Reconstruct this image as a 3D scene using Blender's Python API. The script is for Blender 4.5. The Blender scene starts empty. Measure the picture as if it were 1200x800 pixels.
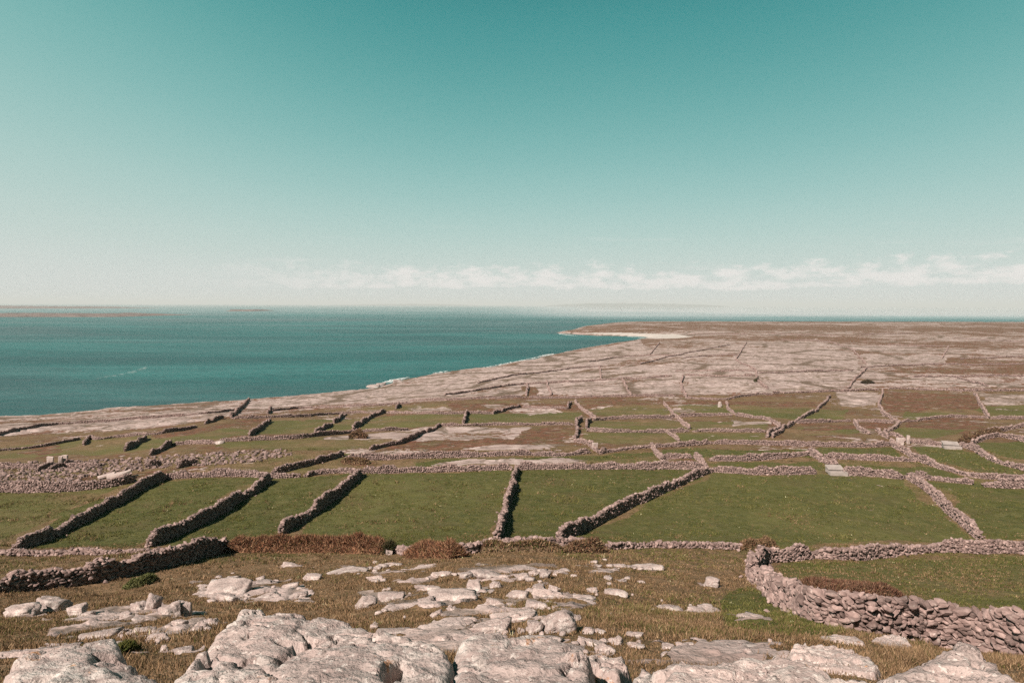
import bpy, math, random
import numpy as np
from mathutils import Vector, Matrix

SEED = 7
rng = np.random.default_rng(SEED)
random.seed(SEED)
scene = bpy.context.scene
COL = scene.collection
PI = math.pi

# ------------------------------------------------------------------ camera
F = 800.0                                   # focal length in photo pixels (1200 wide)
PITCH, ROLL = math.radians(3.08), math.radians(0.19)
_f = np.array([0, math.cos(PITCH), -math.sin(PITCH)])
_u0 = np.array([0, math.sin(PITCH), math.cos(PITCH)])
_r0 = np.array([1.0, 0, 0])
_r = _r0 * math.cos(ROLL) + _u0 * math.sin(ROLL)
_u = -_r0 * math.sin(ROLL) + _u0 * math.cos(ROLL)
cd = bpy.data.cameras.new("camera")
cam = bpy.data.objects.new("camera", cd)
COL.objects.link(cam)
cd.sensor_fit = 'HORIZONTAL'; cd.sensor_width = 36; cd.lens = 24
cd.clip_start = 0.1; cd.clip_end = 200000
cam.matrix_world = Matrix(((_r[0], _u[0], -_f[0], 0), (_r[1], _u[1], -_f[1], 0), (_r[2], _u[2], -_f[2], 0), (0, 0, 0, 1)))
scene.camera = cam

def rays(px, py):
    px = np.atleast_1d(np.asarray(px, float)); py = np.atleast_1d(np.asarray(py, float))
    v = _f[None] + _r[None] * ((px - 600) / F)[:, None] - _u[None] * ((py - 400) / F)[:, None]
    return v / v[:, 1:2]                    # per metre of forward distance
def project(x, y, z):
    P = np.stack([x, y, z], -1)
    dp = np.maximum(P @ _f, 0.5)
    return 600 + F * (P @ _r) / dp, 400 - F * (P @ _u) / dp

# ------------------------------------------------------------------ noise
def _hash(ix, iy, s, iz=0):
    n = (ix * 374761393 + iy * 668265263 + iz * 2147483647 * 3 + s * 974634777) & 0xFFFFFFFF
    n = ((n ^ (n >> 13)) * 1274126177) & 0xFFFFFFFF
    n = ((n ^ (n >> 16)) * 2246822519) & 0xFFFFFFFF
    return ((n ^ (n >> 15)) & 0xFFFFFF).astype(np.float64) / 0xFFFFFF
def vnoise(x, y, s=0):
    x = np.asarray(x, float); y = np.asarray(y, float)
    ix = np.floor(x).astype(np.int64); iy = np.floor(y).astype(np.int64)
    fx = x - ix; fy = y - iy
    fx = fx * fx * fx * (fx * (fx * 6 - 15) + 10); fy = fy * fy * fy * (fy * (fy * 6 - 15) + 10)
    a = _hash(ix, iy, s); b = _hash(ix + 1, iy, s); c = _hash(ix, iy + 1, s); d = _hash(ix + 1, iy + 1, s)
    return (a * (1 - fx) + b * fx) * (1 - fy) + (c * (1 - fx) + d * fx) * fy
def fbm(x, y, scale, oct=3, s=0):
    """-1..1, feature size = scale metres"""
    t = 0; amp = 1.0; tot = 0
    ca, sa = math.cos(.6), math.sin(.6)
    X = np.asarray(x, float) / scale + 17.3 * s; Y = np.asarray(y, float) / scale - 9.1 * s
    for o in range(oct):
        t = t + amp * (vnoise(X, Y, s + o) * 2 - 1); tot += amp; amp *= .5
        X, Y = (X * ca - Y * sa) * 2.03, (X * sa + Y * ca) * 2.03
    return t / tot
def vnoise3(P, s=0):
    i = np.floor(P).astype(np.int64); f = P - i
    f = f * f * (3 - 2 * f)
    r = 0
    for dx in (0, 1):
        for dy in (0, 1):
            for dz in (0, 1):
                w = (f[:, 0] if dx else 1 - f[:, 0]) * (f[:, 1] if dy else 1 - f[:, 1]) * (f[:, 2] if dz else 1 - f[:, 2])
                r = r + w * _hash(i[:, 0] + dx, i[:, 1] + dy, s, i[:, 2] + dz)
    return r * 2 - 1
def fbm3(P, oct=3, s=0):
    t = 0; a = 1.0; tot = 0
    for o in range(oct):
        t = t + a * vnoise3(P * (2.03 ** o) + 11.7 * o, s + o); tot += a; a *= .5
    return t / tot
def voronoi_edge(x, y, scale, s=0):
    """F2-F1 of a cellular pattern, in metres"""
    X = np.asarray(x, float) / scale; Y = np.asarray(y, float) / scale
    ix = np.floor(X).astype(np.int64); iy = np.floor(Y).astype(np.int64)
    d1 = np.full(X.shape, 9.0); d2 = np.full(X.shape, 9.0)
    for dx in (-1, 0, 1):
        for dy in (-1, 0, 1):
            cx = ix + dx + _hash(ix + dx, iy + dy, s + 51); cy = iy + dy + _hash(ix + dx, iy + dy, s + 77)
            d = np.hypot(cx - X, cy - Y)
            d2 = np.minimum(d2, np.maximum(d1, d)); d1 = np.minimum(d1, d)
    return (d2 - d1) * scale
def sstep(a, b, x):
    t = np.clip((np.asarray(x, float) - a) / (b - a), 0, 1); return t * t * (3 - 2 * t)

# ------------------------------------------------------------------ terrain height (camera eye at z = 0)
SEA = -45.0
D_ = [-8, 0, 3, 5, 8, 12, 17, 22, 28, 33, 40, 45, 52, 60, 70, 80, 90, 105, 120, 140, 165, 190, 230, 270, 330, 400, 500, 650, 800, 1100, 1500, 2000, 3000]
T_ = {
 0:   [1.2, 1.75, 2.2, 3.0, 4.4, 6.2, 8.3, 10.3, 12.5, 14.2, 16.2, 17.4, 18.7, 19.6, 20.3, 21.2, 22.6, 24.4, 26, 28.2, 31, 33.6, 38.6, 44, 46, 46, 46, 46, 46, 46, 46, 46, 46],
 300: [1.2, 1.75, 2.2, 2.9, 4.1, 5.9, 7.9, 9.9, 12.1, 13.7, 15.7, 16.9, 18.3, 19.2, 19.7, 20.1, 20.7, 21.6, 23, 25.1, 27.8, 30.5, 34.5, 38.5, 44, 46, 46, 46, 46, 46, 46, 46, 46],
 600: [1.2, 1.75, 2.2, 2.9, 4.0, 5.5, 7.4, 9.2, 11.2, 12.7, 14.8, 16.2, 17.9, 18.9, 19.6, 20.0, 20.6, 21.6, 22.7, 24.4, 26.3, 28, 30.6, 33, 36, 39, 42.5, 41, 39, 37.5, 37, 43, 46],
 900: [1.2, 1.75, 2.2, 2.9, 4.1, 5.8, 7.9, 9.9, 12.1, 13.7, 15.7, 16.9, 18.4, 19.2, 19.6, 19.9, 20.4, 21.4, 22.5, 23.8, 25.3, 26.5, 28.2, 29.5, 31.3, 33, 34.6, 35.7, 36.2, 36.4, 37, 46, 46],
 1200:[1.2, 1.75, 2.2, 3.0, 4.5, 6.5, 8.9, 11.0, 13.2, 14.7, 16.6, 17.7, 18.9, 19.4, 19.7, 19.9, 20.4, 21.4, 22.3, 23.7, 25.2, 26.5, 28.2, 29.5, 31.3, 33, 34.6, 35.7, 36.2, 36.4, 37.2, 46, 46]}
_ld = np.linspace(math.log(2), math.log(3010), 900)
_K = np.hanning(41); _K /= _K.sum()
_TAB = []
for k in sorted(T_):
    v = np.interp(np.exp(_ld) - 10, D_, T_[k])
    _TAB.append(np.convolve(np.pad(v, 20, mode='edge'), _K, mode='valid'))
_TAB = np.array(_TAB)
def base_drop(x, y):
    px = np.clip(600 + F * x / np.maximum(y, 4), 0, 1199.9) / 300
    i = px.astype(int); fx = px - i; fx = fx * fx * (3 - 2 * fx)
    t = np.clip((np.log(np.maximum(y + 10, 2.01)) - _ld[0]) / (_ld[1] - _ld[0]), 0, len(_ld) - 1.001)
    j = t.astype(int); ft = t - j
    a = _TAB[i, j] * (1 - ft) + _TAB[i, j + 1] * ft
    b = _TAB[np.minimum(i + 1, 4), j] * (1 - ft) + _TAB[np.minimum(i + 1, 4), j + 1] * ft
    return a * (1 - fx) + b * fx
def seapt(px, py):
    v = rays(px, py)[0]; d = SEA / v[2]
    return (v[0] * d, d)
_cpx = [(-500, 520), (-150, 503), (0, 489), (60, 485), (140, 479), (215, 474), (290, 469.5), (350, 463), (400, 459), (432, 457), (450, 453), (470, 446.5),
        (495, 441), (520, 437), (545, 434), (570, 431.5), (600, 425.5), (625, 421), (650, 415), (690, 407.5), (725, 402), (752, 397.5), (764, 395.5),
        (748, 394), (725, 393.6), (700, 393.2), (680, 392), (660, 390.6), (653, 389.6), (668, 387.6)]
COAST = [seapt(*p) for p in _cpx] + [(150, 1420), (260, 1720), (520, 1900), (1000, 1960), (1700, 2030), (2600, 2080), (6000, 2000), (6000, -5000), (-1500, -5000), (-1100, -300)]
COAST = np.array(COAST)
def coast_sd(x, y):
    """signed distance to the coast, + on land"""
    x = np.asarray(x, float); y = np.asarray(y, float)
    sh = x.shape; x = x.ravel(); y = y.ravel()
    x = x + 3.0 * fbm(x, y, 22, 3, 31); y = y + 3.0 * fbm(x, y, 22, 3, 32)
    dm = np.full(x.shape, 1e12); ins = np.zeros(x.shape, bool)
    n = len(COAST)
    for i in range(n):
        ax, ay = COAST[i]; bx, by = COAST[(i + 1) % n]
        ex, ey = bx - ax, by - ay
        t = np.clip(((x - ax) * ex + (y - ay) * ey) / (ex * ex + ey * ey), 0, 1)
        dm = np.minimum(dm, (x - ax - t * ex) ** 2 + (y - ay - t * ey) ** 2)
        c = ((ay > y) != (by > y))
        with np.errstate(divide='ignore', invalid='ignore'):
            c &= x < (bx - ax) * (y - ay) / (by - ay + 1e-12) + ax
        ins ^= c
    d = np.sqrt(dm)
    return np.where(ins, d, -d).reshape(sh)
def H(x, y, sd=None):
    x = np.asarray(x, float); y = np.asarray(y, float)
    if sd is None: sd = coast_sd(x, y)
    h = -base_drop(x, y)
    hill = sstep(60, 40, y) * sstep(2, 9, y)
    fld = sstep(95, 130, y)
    h = h + hill * (.22 * fbm(x, y, 4.5, 3, 1) + .30 * fbm(x, y, 14, 2, 2)) + .10 * fbm(x, y, 9, 2, 3) * sstep(2, 9, y)
    h = h + fld * (.55 * fbm(x, y, 34, 3, 4) + .28 * fbm(x, y * 1.0, 9, 2, 5))
    cap = SEA + np.where(sd > 0, 0.35 + .10 * np.minimum(sd, 8) + .045 * sd + (np.maximum(sd, 0) / 45) ** 2 + .8 * sstep(2, 9, sd + 3 * fbm(x, y, 8, 2, 9)) , .35 + .22 * sd)
    cap = np.maximum(cap, SEA - 6)
    k = 1.2
    return -np.logaddexp(-h / k, -cap / k) * k + .0
_ts = np.concatenate([np.linspace(1.2, 60, 500), np.geomspace(60.2, 2300, 900)])
def cast(px, py):
    """photo pixel(s) -> ground point(s)"""
    v = rays(px, py); out = np.zeros((len(v), 3))
    py = np.atleast_1d(np.asarray(py, float))
    for i, r in enumerate(v):
        near = py[i] > 512                   # well inland: the coast plays no part
        ts = _ts[:790] if near else _ts
        X, Y, Z = r[0] * ts, ts, r[2] * ts
        far_ = np.full(len(ts), 5000.0) if near else None
        m = Z < H(X, Y, far_)
        if m.any():
            k = int(np.argmax(m)); a, b = ts[max(k - 1, 0)], ts[k]
            for _ in range(3):
                tt = np.linspace(a, b, 12); mm = r[2] * tt < H(r[0] * tt, tt, np.full(12, 5000.0) if near else None); q = max(int(np.argmax(mm)), 1)
                a, b = tt[q - 1], tt[q]
            d = (a + b) / 2
        else:
            d = SEA / r[2] if r[2] < 0 else 2000
        out[i] = r * d
    return out

# ------------------------------------------------------------------ objects, meshes
def props(o, label=None, cat=None, group=None, kind=None):
    if label: o['label'] = label
    if cat: o['category'] = cat
    if group: o['group'] = group
    if kind: o['kind'] = kind
    return o
def mesh_obj(name, V, Fc, mat, smooth=False, attrs=None, parent=None, loc=None):
    """V (n,3); Fc (m,3) or (m,4) int array or list of arrays"""
    V = np.asarray(V, np.float32)
    me = bpy.data.meshes.new(name)
    fl = Fc if isinstance(Fc, list) else [Fc]
    fl = [np.asarray(f, np.int32) for f in fl if len(f)]
    if loc is not None: V = V - np.asarray(loc, np.float32)[None]
    me.vertices.add(len(V)); me.vertices.foreach_set('co', V.ravel())
    nl = sum(f.size for f in fl); npoly = sum(len(f) for f in fl)
    me.loops.add(nl); me.loops.foreach_set('vertex_index', np.concatenate([f.ravel() for f in fl]))
    tot = np.concatenate([np.full(len(f), f.shape[1], np.int32) for f in fl])
    me.polygons.add(npoly)
    me.polygons.foreach_set('loop_start', np.concatenate([[0], np.cumsum(tot)[:-1]]).astype(np.int32))
    me.update(calc_edges=True); me.validate()
    me.polygons.foreach_set('use_smooth', np.full(len(me.polygons), smooth))
    for k, a in (attrs or {}).items():
        a = np.asarray(a, np.float32)
        if a.ndim == 1:
            at = me.attributes.new(k, 'FLOAT', 'POINT'); at.data.foreach_set('value', a)
        else:
            at = me.attributes.new(k, 'FLOAT_COLOR', 'POINT')
            at.data.foreach_set('color', np.concatenate([a, np.ones((len(a), 1), np.float32)], 1).ravel())
    me.materials.append(mat)
    o = bpy.data.objects.new(name, me); COL.objects.link(o)
    if loc is not None: o.location = loc
    if parent: o.parent = parent
    return o

# ------------------------------------------------------------------ materials
class NT:
    def __init__(s, name):
        s.m = bpy.data.materials.new(name); s.m.use_nodes = True
        s.t = s.m.node_tree; s.t.nodes.clear()
        s.out = s.n('ShaderNodeOutputMaterial')
    def n(s, typ, **kw):
        x = s.t.nodes.new(typ)
        for k, v in kw.items():
            if k.startswith('i_'):
                x.inputs[k[2:].replace('_', ' ')].default_value = v
            else: setattr(x, k, v)
        return x
    def l(s, a, b): s.t.links.new(a, b)
    def put(s, sock, v):
        if hasattr(v, 'is_output'): s.l(v, sock)
        elif isinstance(v, (tuple, list)) and len(v) == 3 and sock.type == 'RGBA': sock.default_value = (*v, 1)
        else: sock.default_value = v
    def math(s, op, a, b=0.0, c=None, clamp=False):
        x = s.n('ShaderNodeMath', operation=op, use_clamp=clamp)
        s.put(x.inputs[0], a); s.put(x.inputs[1], b)
        if c is not None: s.put(x.inputs[2], c)
        return x.outputs[0]
    def mix(s, f, a, b):
        x = s.n('ShaderNodeMix', data_type='RGBA'); s.put(x.inputs[0], f); s.put(x.inputs[6], a); s.put(x.inputs[7], b); return x.outputs[2]
    def mul(s, f, a, b):
        x = s.n('ShaderNodeMix', data_type='RGBA', blend_type='MULTIPLY'); s.put(x.inputs[0], f); s.put(x.inputs[6], a); s.put(x.inputs[7], b); return x.outputs[2]
    def step(s, a, b, v, o0=0.0, o1=1.0):
        x = s.n('ShaderNodeMapRange', interpolation_type='SMOOTHSTEP'); s.put(x.inputs[0], v)
        for i, q in enumerate((a, b, o0, o1)): s.put(x.inputs[1 + i], q)
        return x.outputs[0]
    def noise(s, vec, scale, detail=4.0, rough=.55, dist=0.0):
        x = s.n('ShaderNodeTexNoise'); s.l(vec, x.inputs['Vector'])
        x.inputs['Scale'].default_value = scale; x.inputs['Detail'].default_value = detail
        x.inputs['Roughness'].default_value = rough; x.inputs['Distortion'].default_value = dist
        return x.outputs[0]
    def voro(s, vec, scale, feature='DISTANCE_TO_EDGE', rnd=1.0):
        x = s.n('ShaderNodeTexVoronoi', feature=feature); s.l(vec, x.inputs['Vector'])
        x.inputs['Scale'].default_value = scale; x.inputs['Randomness'].default_value = rnd
        return x.outputs[0]
    def attr(s, name, o='Fac'): return s.n('ShaderNodeAttribute', attribute_name=name).outputs[o]
    def pos(s): return s.n('ShaderNodeNewGeometry').outputs['Position']
    def bump(s, h, dist=.05, strength=1.0, normal=None):
        x = s.n('ShaderNodeBump'); s.put(x.inputs['Height'], h); x.inputs['Distance'].default_value = dist; x.inputs['Strength'].default_value = strength
        if normal is not None: s.l(normal, x.inputs['Normal'])
        return x.outputs[0]
    def bsdf(s, col, rough=.9, normal=None, spec=.25, **kw):
        b = s.n('ShaderNodeBsdfPrincipled'); s.put(b.inputs['Base Color'], col); s.put(b.inputs['Roughness'], rough)
        b.inputs['Specular IOR Level'].default_value = spec
        if normal is not None: s.l(normal, b.inputs['Normal'])
        s.l(b.outputs[0], s.out.inputs[0]); return b

ROCK_A, ROCK_B, ROCK_W = (.43, .345, .32), (.29, .228, .212), (.66, .61, .57)

def mat_ground():
    t = NT('ground_material'); p = t.pos()
    rock, green, rust, sand = (t.attr(k) for k in ('rock', 'green', 'rust', 'sand'))
    n1 = t.noise(p, .9, 6, .6); n2 = t.noise(p, .13, 5, .55); n3 = t.noise(p, 7, 4, .6); n4 = t.noise(p, .035, 4, .55)
    # grass: olive green to dry straw
    g = t.mix(t.step(.38, .62, n3), (.056, .060, .016), (.088, .084, .027))
    g = t.mix(t.step(.45, .75, n1), g, (.125, .108, .043))
    g = t.mix(t.step(.50, .64, t.noise(p, 1.3, 4, .6), 0, .7), g, (.036, .043, .011))
    g = t.mix(t.step(.50, .72, t.noise(p, .05, 4, .6), 0, .6), g, (.130, .116, .040))
    g = t.mix(t.step(.95, .60, green, 0, .45), g, (.125, .112, .040))
    g = t.mix(t.step(.48, .70, t.noise(p, .22, 4, .6), 0, .55), g, (.098, .076, .034))
    dry = t.mix(t.step(.35, .65, n1), (.132, .082, .044), (.215, .134, .078))
    dry = t.mix(t.step(.5, .68, n3), dry, (.085, .066, .030))
    gm = t.step(.3, .7, t.math('ADD', green, t.math('MULTIPLY', t.math('SUBTRACT', n2, .5), .9)))
    veg = t.mix(gm, dry, g)
    ru = t.mix(t.step(.4, .62, n1), (.165, .064, .041), (.072, .038, .024))
    ru = t.mix(t.step(.5, .66, n3), ru, (.16, .105, .06))
    ru = t.mix(t.step(.44, .66, t.noise(p, .28, 5, .65), 0, .8), ru, (.105, .082, .038))
    ru = t.mix(t.step(.56, .66, t.noise(p, .5, 5, .65), 0, .7), ru, (.27, .205, .16))
    rm = t.step(.40, .74, t.math('ADD', rust, t.math('MULTIPLY', t.math('SUBTRACT', t.math('ADD', t.math('MULTIPLY', n2, .6), t.math('MULTIPLY', n1, .4)), .5), 2.0)))
    veg = t.mix(rm, veg, ru)
    # limestone pavement with joints and turf pockets
    rc = t.mix(t.step(.35, .65, n2), (.275, .198, .178), (.375, .28, .255))
    rc = t.mix(t.step(.40, .64, t.noise(p, .30, 6, .62)), rc, (.51, .395, .362))
    rc = t.mix(t.step(.5, .62, n3, 0, .45), rc, (.19, .145, .132))
    rc = t.mix(t.step(.46, .62, t.noise(p, .045, 6, .65), 0, .55), rc, (.21, .15, .128))
    warp = t.n('ShaderNodeMix', data_type='VECTOR'); warp.inputs[0].default_value = .06
    nc = t.n('ShaderNodeTexNoise'); t.l(p, nc.inputs['Vector']); nc.inputs['Scale'].default_value = .12
    wv = t.n('ShaderNodeVectorMath', operation='MULTIPLY_ADD'); t.l(nc.outputs['Color'], wv.inputs[0]); wv.inputs[1].default_value = (9, 9, 9); t.l(p, wv.inputs[2])
    cr = t.voro(wv.outputs[0], .22); cr2 = t.voro(wv.outputs[0], .055)
    crack = t.math('MULTIPLY', t.math('MAXIMUM', t.step(.09, .02, cr, 0, .6), t.step(.05, .012, cr2, 0, .85)), t.step(.38, .58, n2, .25, 1.0))
    rc = t.mix(crack, rc, (.115, .082, .055))
    sy = t.n('ShaderNodeSeparateXYZ'); t.l(p, sy.inputs[0]); fary = t.step(150, 230, sy.outputs[1])
    cr3 = t.voro(wv.outputs[0], .0165); rc = t.mix(t.math('MULTIPLY', fary, t.step(.055, .022, cr3, 0, .9)), rc, (.11, .074, .05))
    cr4 = t.voro(wv.outputs[0], .034); rc = t.mix(t.math('MULTIPLY', fary, t.math('MULTIPLY', t.step(.045, .02, cr4), t.step(.42, .6, n4, .1, .75))), rc, (.15, .105, .072))
    rn = t.math('ADD', t.math('MULTIPLY', n2, .55), t.math('MULTIPLY', n1, .45))
    rn = t.math('ADD', rn, t.math('MULTIPLY', t.math('SUBTRACT', n4, .5), .5))
    rk = t.step(.47, .53, t.math('ADD', rock, t.math('MULTIPLY', t.math('SUBTRACT', rn, .5), 1.9)))
    c = t.mix(rk, veg, rc)
    c = t.mix(sand, c, (.43, .375, .34))
    hgt = t.math('ADD', t.math('MULTIPLY', n3, t.mix(rk, (.5,) * 3, (.3,) * 3)), t.math('MULTIPLY', n1, .8))
    hgt = t.math('SUBTRACT', hgt, t.math('MULTIPLY', t.math('MULTIPLY', crack, rk), .8))
    t.bsdf(c, .95, t.bump(hgt, .22, .9), .12)
    return t.m

def mat_rock(name, coords='obj', lichen=.0, dark=1.0):
    t = NT(name)
    p = t.n('ShaderNodeTexCoord').outputs['Object'] if coords == 'obj' else t.pos()
    n1 = t.noise(p, 2.3, 7, .62); n2 = t.noise(p, 9, 6, .62); n3 = t.noise(p, 45, 4, .6); n0 = t.noise(p, .8, 4, .5)
    c = t.mix(t.step(.34, .66, n1), ROCK_B, ROCK_A)
    c = t.mix(t.step(.5, .68, t.math('ADD', t.math('MULTIPLY', n0, .55), t.math('MULTIPLY', n2, .45))), c, ROCK_W)
    c = t.mix(t.step(.55, .72, n2, 0, .7), c, (.15, .112, .10))
    c = t.mix(t.step(.60, .66, n3, 0, .55), c, (.13, .10, .09))
    c = t.mix(t.step(.58, .66, t.noise(p, 28, 3, .5), 0, .5), c, ROCK_W)
    if lichen:
        li = t.math('MULTIPLY', t.step(.64, .70, t.noise(p, 3.1, 5, .7)), lichen)
        c = t.mix(li, c, (.42, .19, .07))
    ton = t.attr('tone')
    c = t.mul(1.0, c, t.mix(ton, (.70, .70, .70), (1.25, 1.2, 1.17)))
    hgt = t.math('ADD', t.math('MULTIPLY', n1, .9), t.math('ADD', t.math('MULTIPLY', n2, .35), t.math('MULTIPLY', n3, .22)))
    t.bsdf(c, .92, t.bump(hgt, .07, 1.0), .12)
    return t.m

def mat_wall():
    t = NT('dry_stone_material'); p = t.pos()
    n1 = t.noise(p, 3.0, 5, .6); n2 = t.noise(p, 14, 4, .6)
    c = t.mix(t.step(.35, .65, n1), (.205, .143, .130), (.315, .228, .208))
    c = t.mix(t.step(.52, .70, n2, 0, .8), c, (.175, .130, .118))
    c = t.mix(t.step(.60, .70, t.noise(p, 6, 4, .6), 0, .8), c, (.43, .36, .33))
    c = t.mul(1.0, c, t.mix(t.attr('tone'), (.55, .53, .52), (1.28, 1.24, 1.22)))
    t.bsdf(c, .92, t.bump(t.math('ADD', n1, t.math('MULTIPLY', n2, .4)), .05, .6), .12)
    return t.m

def mat_attr(name, rough=.9, trans=0.0):
    t = NT(name); c = t.attr('tint', 'Color')
    b = t.bsdf(c, rough, None, .12)
    return t.m

def mat_sea():
    t = NT('sea_material'); p = t.pos()
    sep = t.n('ShaderNodeSeparateXYZ'); t.l(p, sep.inputs[0])
    mp = t.n('ShaderNodeMapping'); t.l(p, mp.inputs[0]); mp.inputs['Rotation'].default_value = (0, 0, math.radians(-8)); mp.inputs['Scale'].default_value = (1, 2.6, 1)
    q = mp.outputs[0]
    big = t.noise(q, .0011, 6, .62, .6); mid = t.noise(q, .006, 5, .6); fine = t.noise(q, .09, 5, .65)
    c = t.mix(t.step(.40, .62, big), (.0020, .036, .038), (.016, .102, .099))
    c = t.mix(t.step(.45, .72, mid, 0, .5), c, (.020, .140, .132))
    c = t.mix(t.step(.42, .70, fine, 0, .6), c, (.001, .030, .036))
    c = t.mix(t.step(.60, .72, t.noise(q, .35, 3, .6), 0, .35), c, (.02, .14, .14))
    mp2 = t.n('ShaderNodeMapping'); t.l(p, mp2.inputs[0]); mp2.inputs['Rotation'].default_value = (0, 0, math.radians(-16)); mp2.inputs['Scale'].default_value = (.0016, .0056, 1)
    stk = t.noise(mp2.outputs[0], 1.0, 6, .62, .8)
    c = t.mix(t.step(.46, .72, stk, 0, .42), c, (.060, .205, .196))
    c = t.mix(t.step(.46, .30, stk, 0, .38), c, (.0012, .030, .033))
    # sheltered water far out lies smooth and mirrors the low sky
    calm = t.math('MULTIPLY', t.step(1500, 3300, sep.outputs[1]), t.step(-.10, .16, t.math('DIVIDE', sep.outputs[0], t.math('MAXIMUM', sep.outputs[1], 100.0))))
    calm = t.math('MULTIPLY', calm, t.step(.30, .52, t.noise(q, .0007, 4, .6), .55, 1.0))
    ruf = t.math('SUBTRACT', t.step(300, 4500, sep.outputs[1], 1.0, .54), t.math('MULTIPLY', calm, .50))
    w = t.math('ADD', t.math('MULTIPLY', t.noise(q, .22, 5, .6), 1.0), t.math('MULTIPLY', t.noise(q, .03, 3, .5), 2.5))
    w = t.math('MULTIPLY', w, ruf)
    rough = t.math('MULTIPLY', t.step(.35, .65, big, .30, .48), ruf)
    b = t.bsdf(c, rough, t.bump(w, 1.6, .9), .5); b.inputs['IOR'].default_value = 1.33
    return t.m

def mat_plain(name, col, rough=.85, var=.25, scale=3.0):
    t = NT(name); p = t.pos()
    n = t.noise(p, scale, 6, .6)
    c = t.mul(1.0, col, t.mix(t.step(.3, .7, n), (1 - var,) * 3, (1 + var * .6,) * 3))
    t.bsdf(c, rough, t.bump(n, .02, .5), .2)
    return t.m

M_ground = mat_ground(); M_rock = mat_rock('limestone_material', 'obj', .0); M_slab = mat_rock('weathered_limestone_material', 'pos', .75)
M_wall = mat_wall(); M_grass = mat_attr('grass_material'); M_twig = mat_attr('dry_twig_material'); M_sea = mat_sea()
M_conc = mat_plain('pale_concrete_material', (.31, .262, .24), .85, .2, 2.0)
def mat_foam():
    t = NT('foam_material'); p = t.pos(); b = t.bsdf((.70, .72, .70), .7)
    t.l(t.step(.36, .60, t.noise(p, .45, 5, .65), .05, .9), b.inputs['Alpha']); return t.m
M_foam = mat_foam()
M_isle = mat_plain('island_material', (.15, .108, .095), .95, .35, .02)
M_hill = mat_plain('hill_material', (.10, .11, .09), .95, .3, .002)

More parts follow.
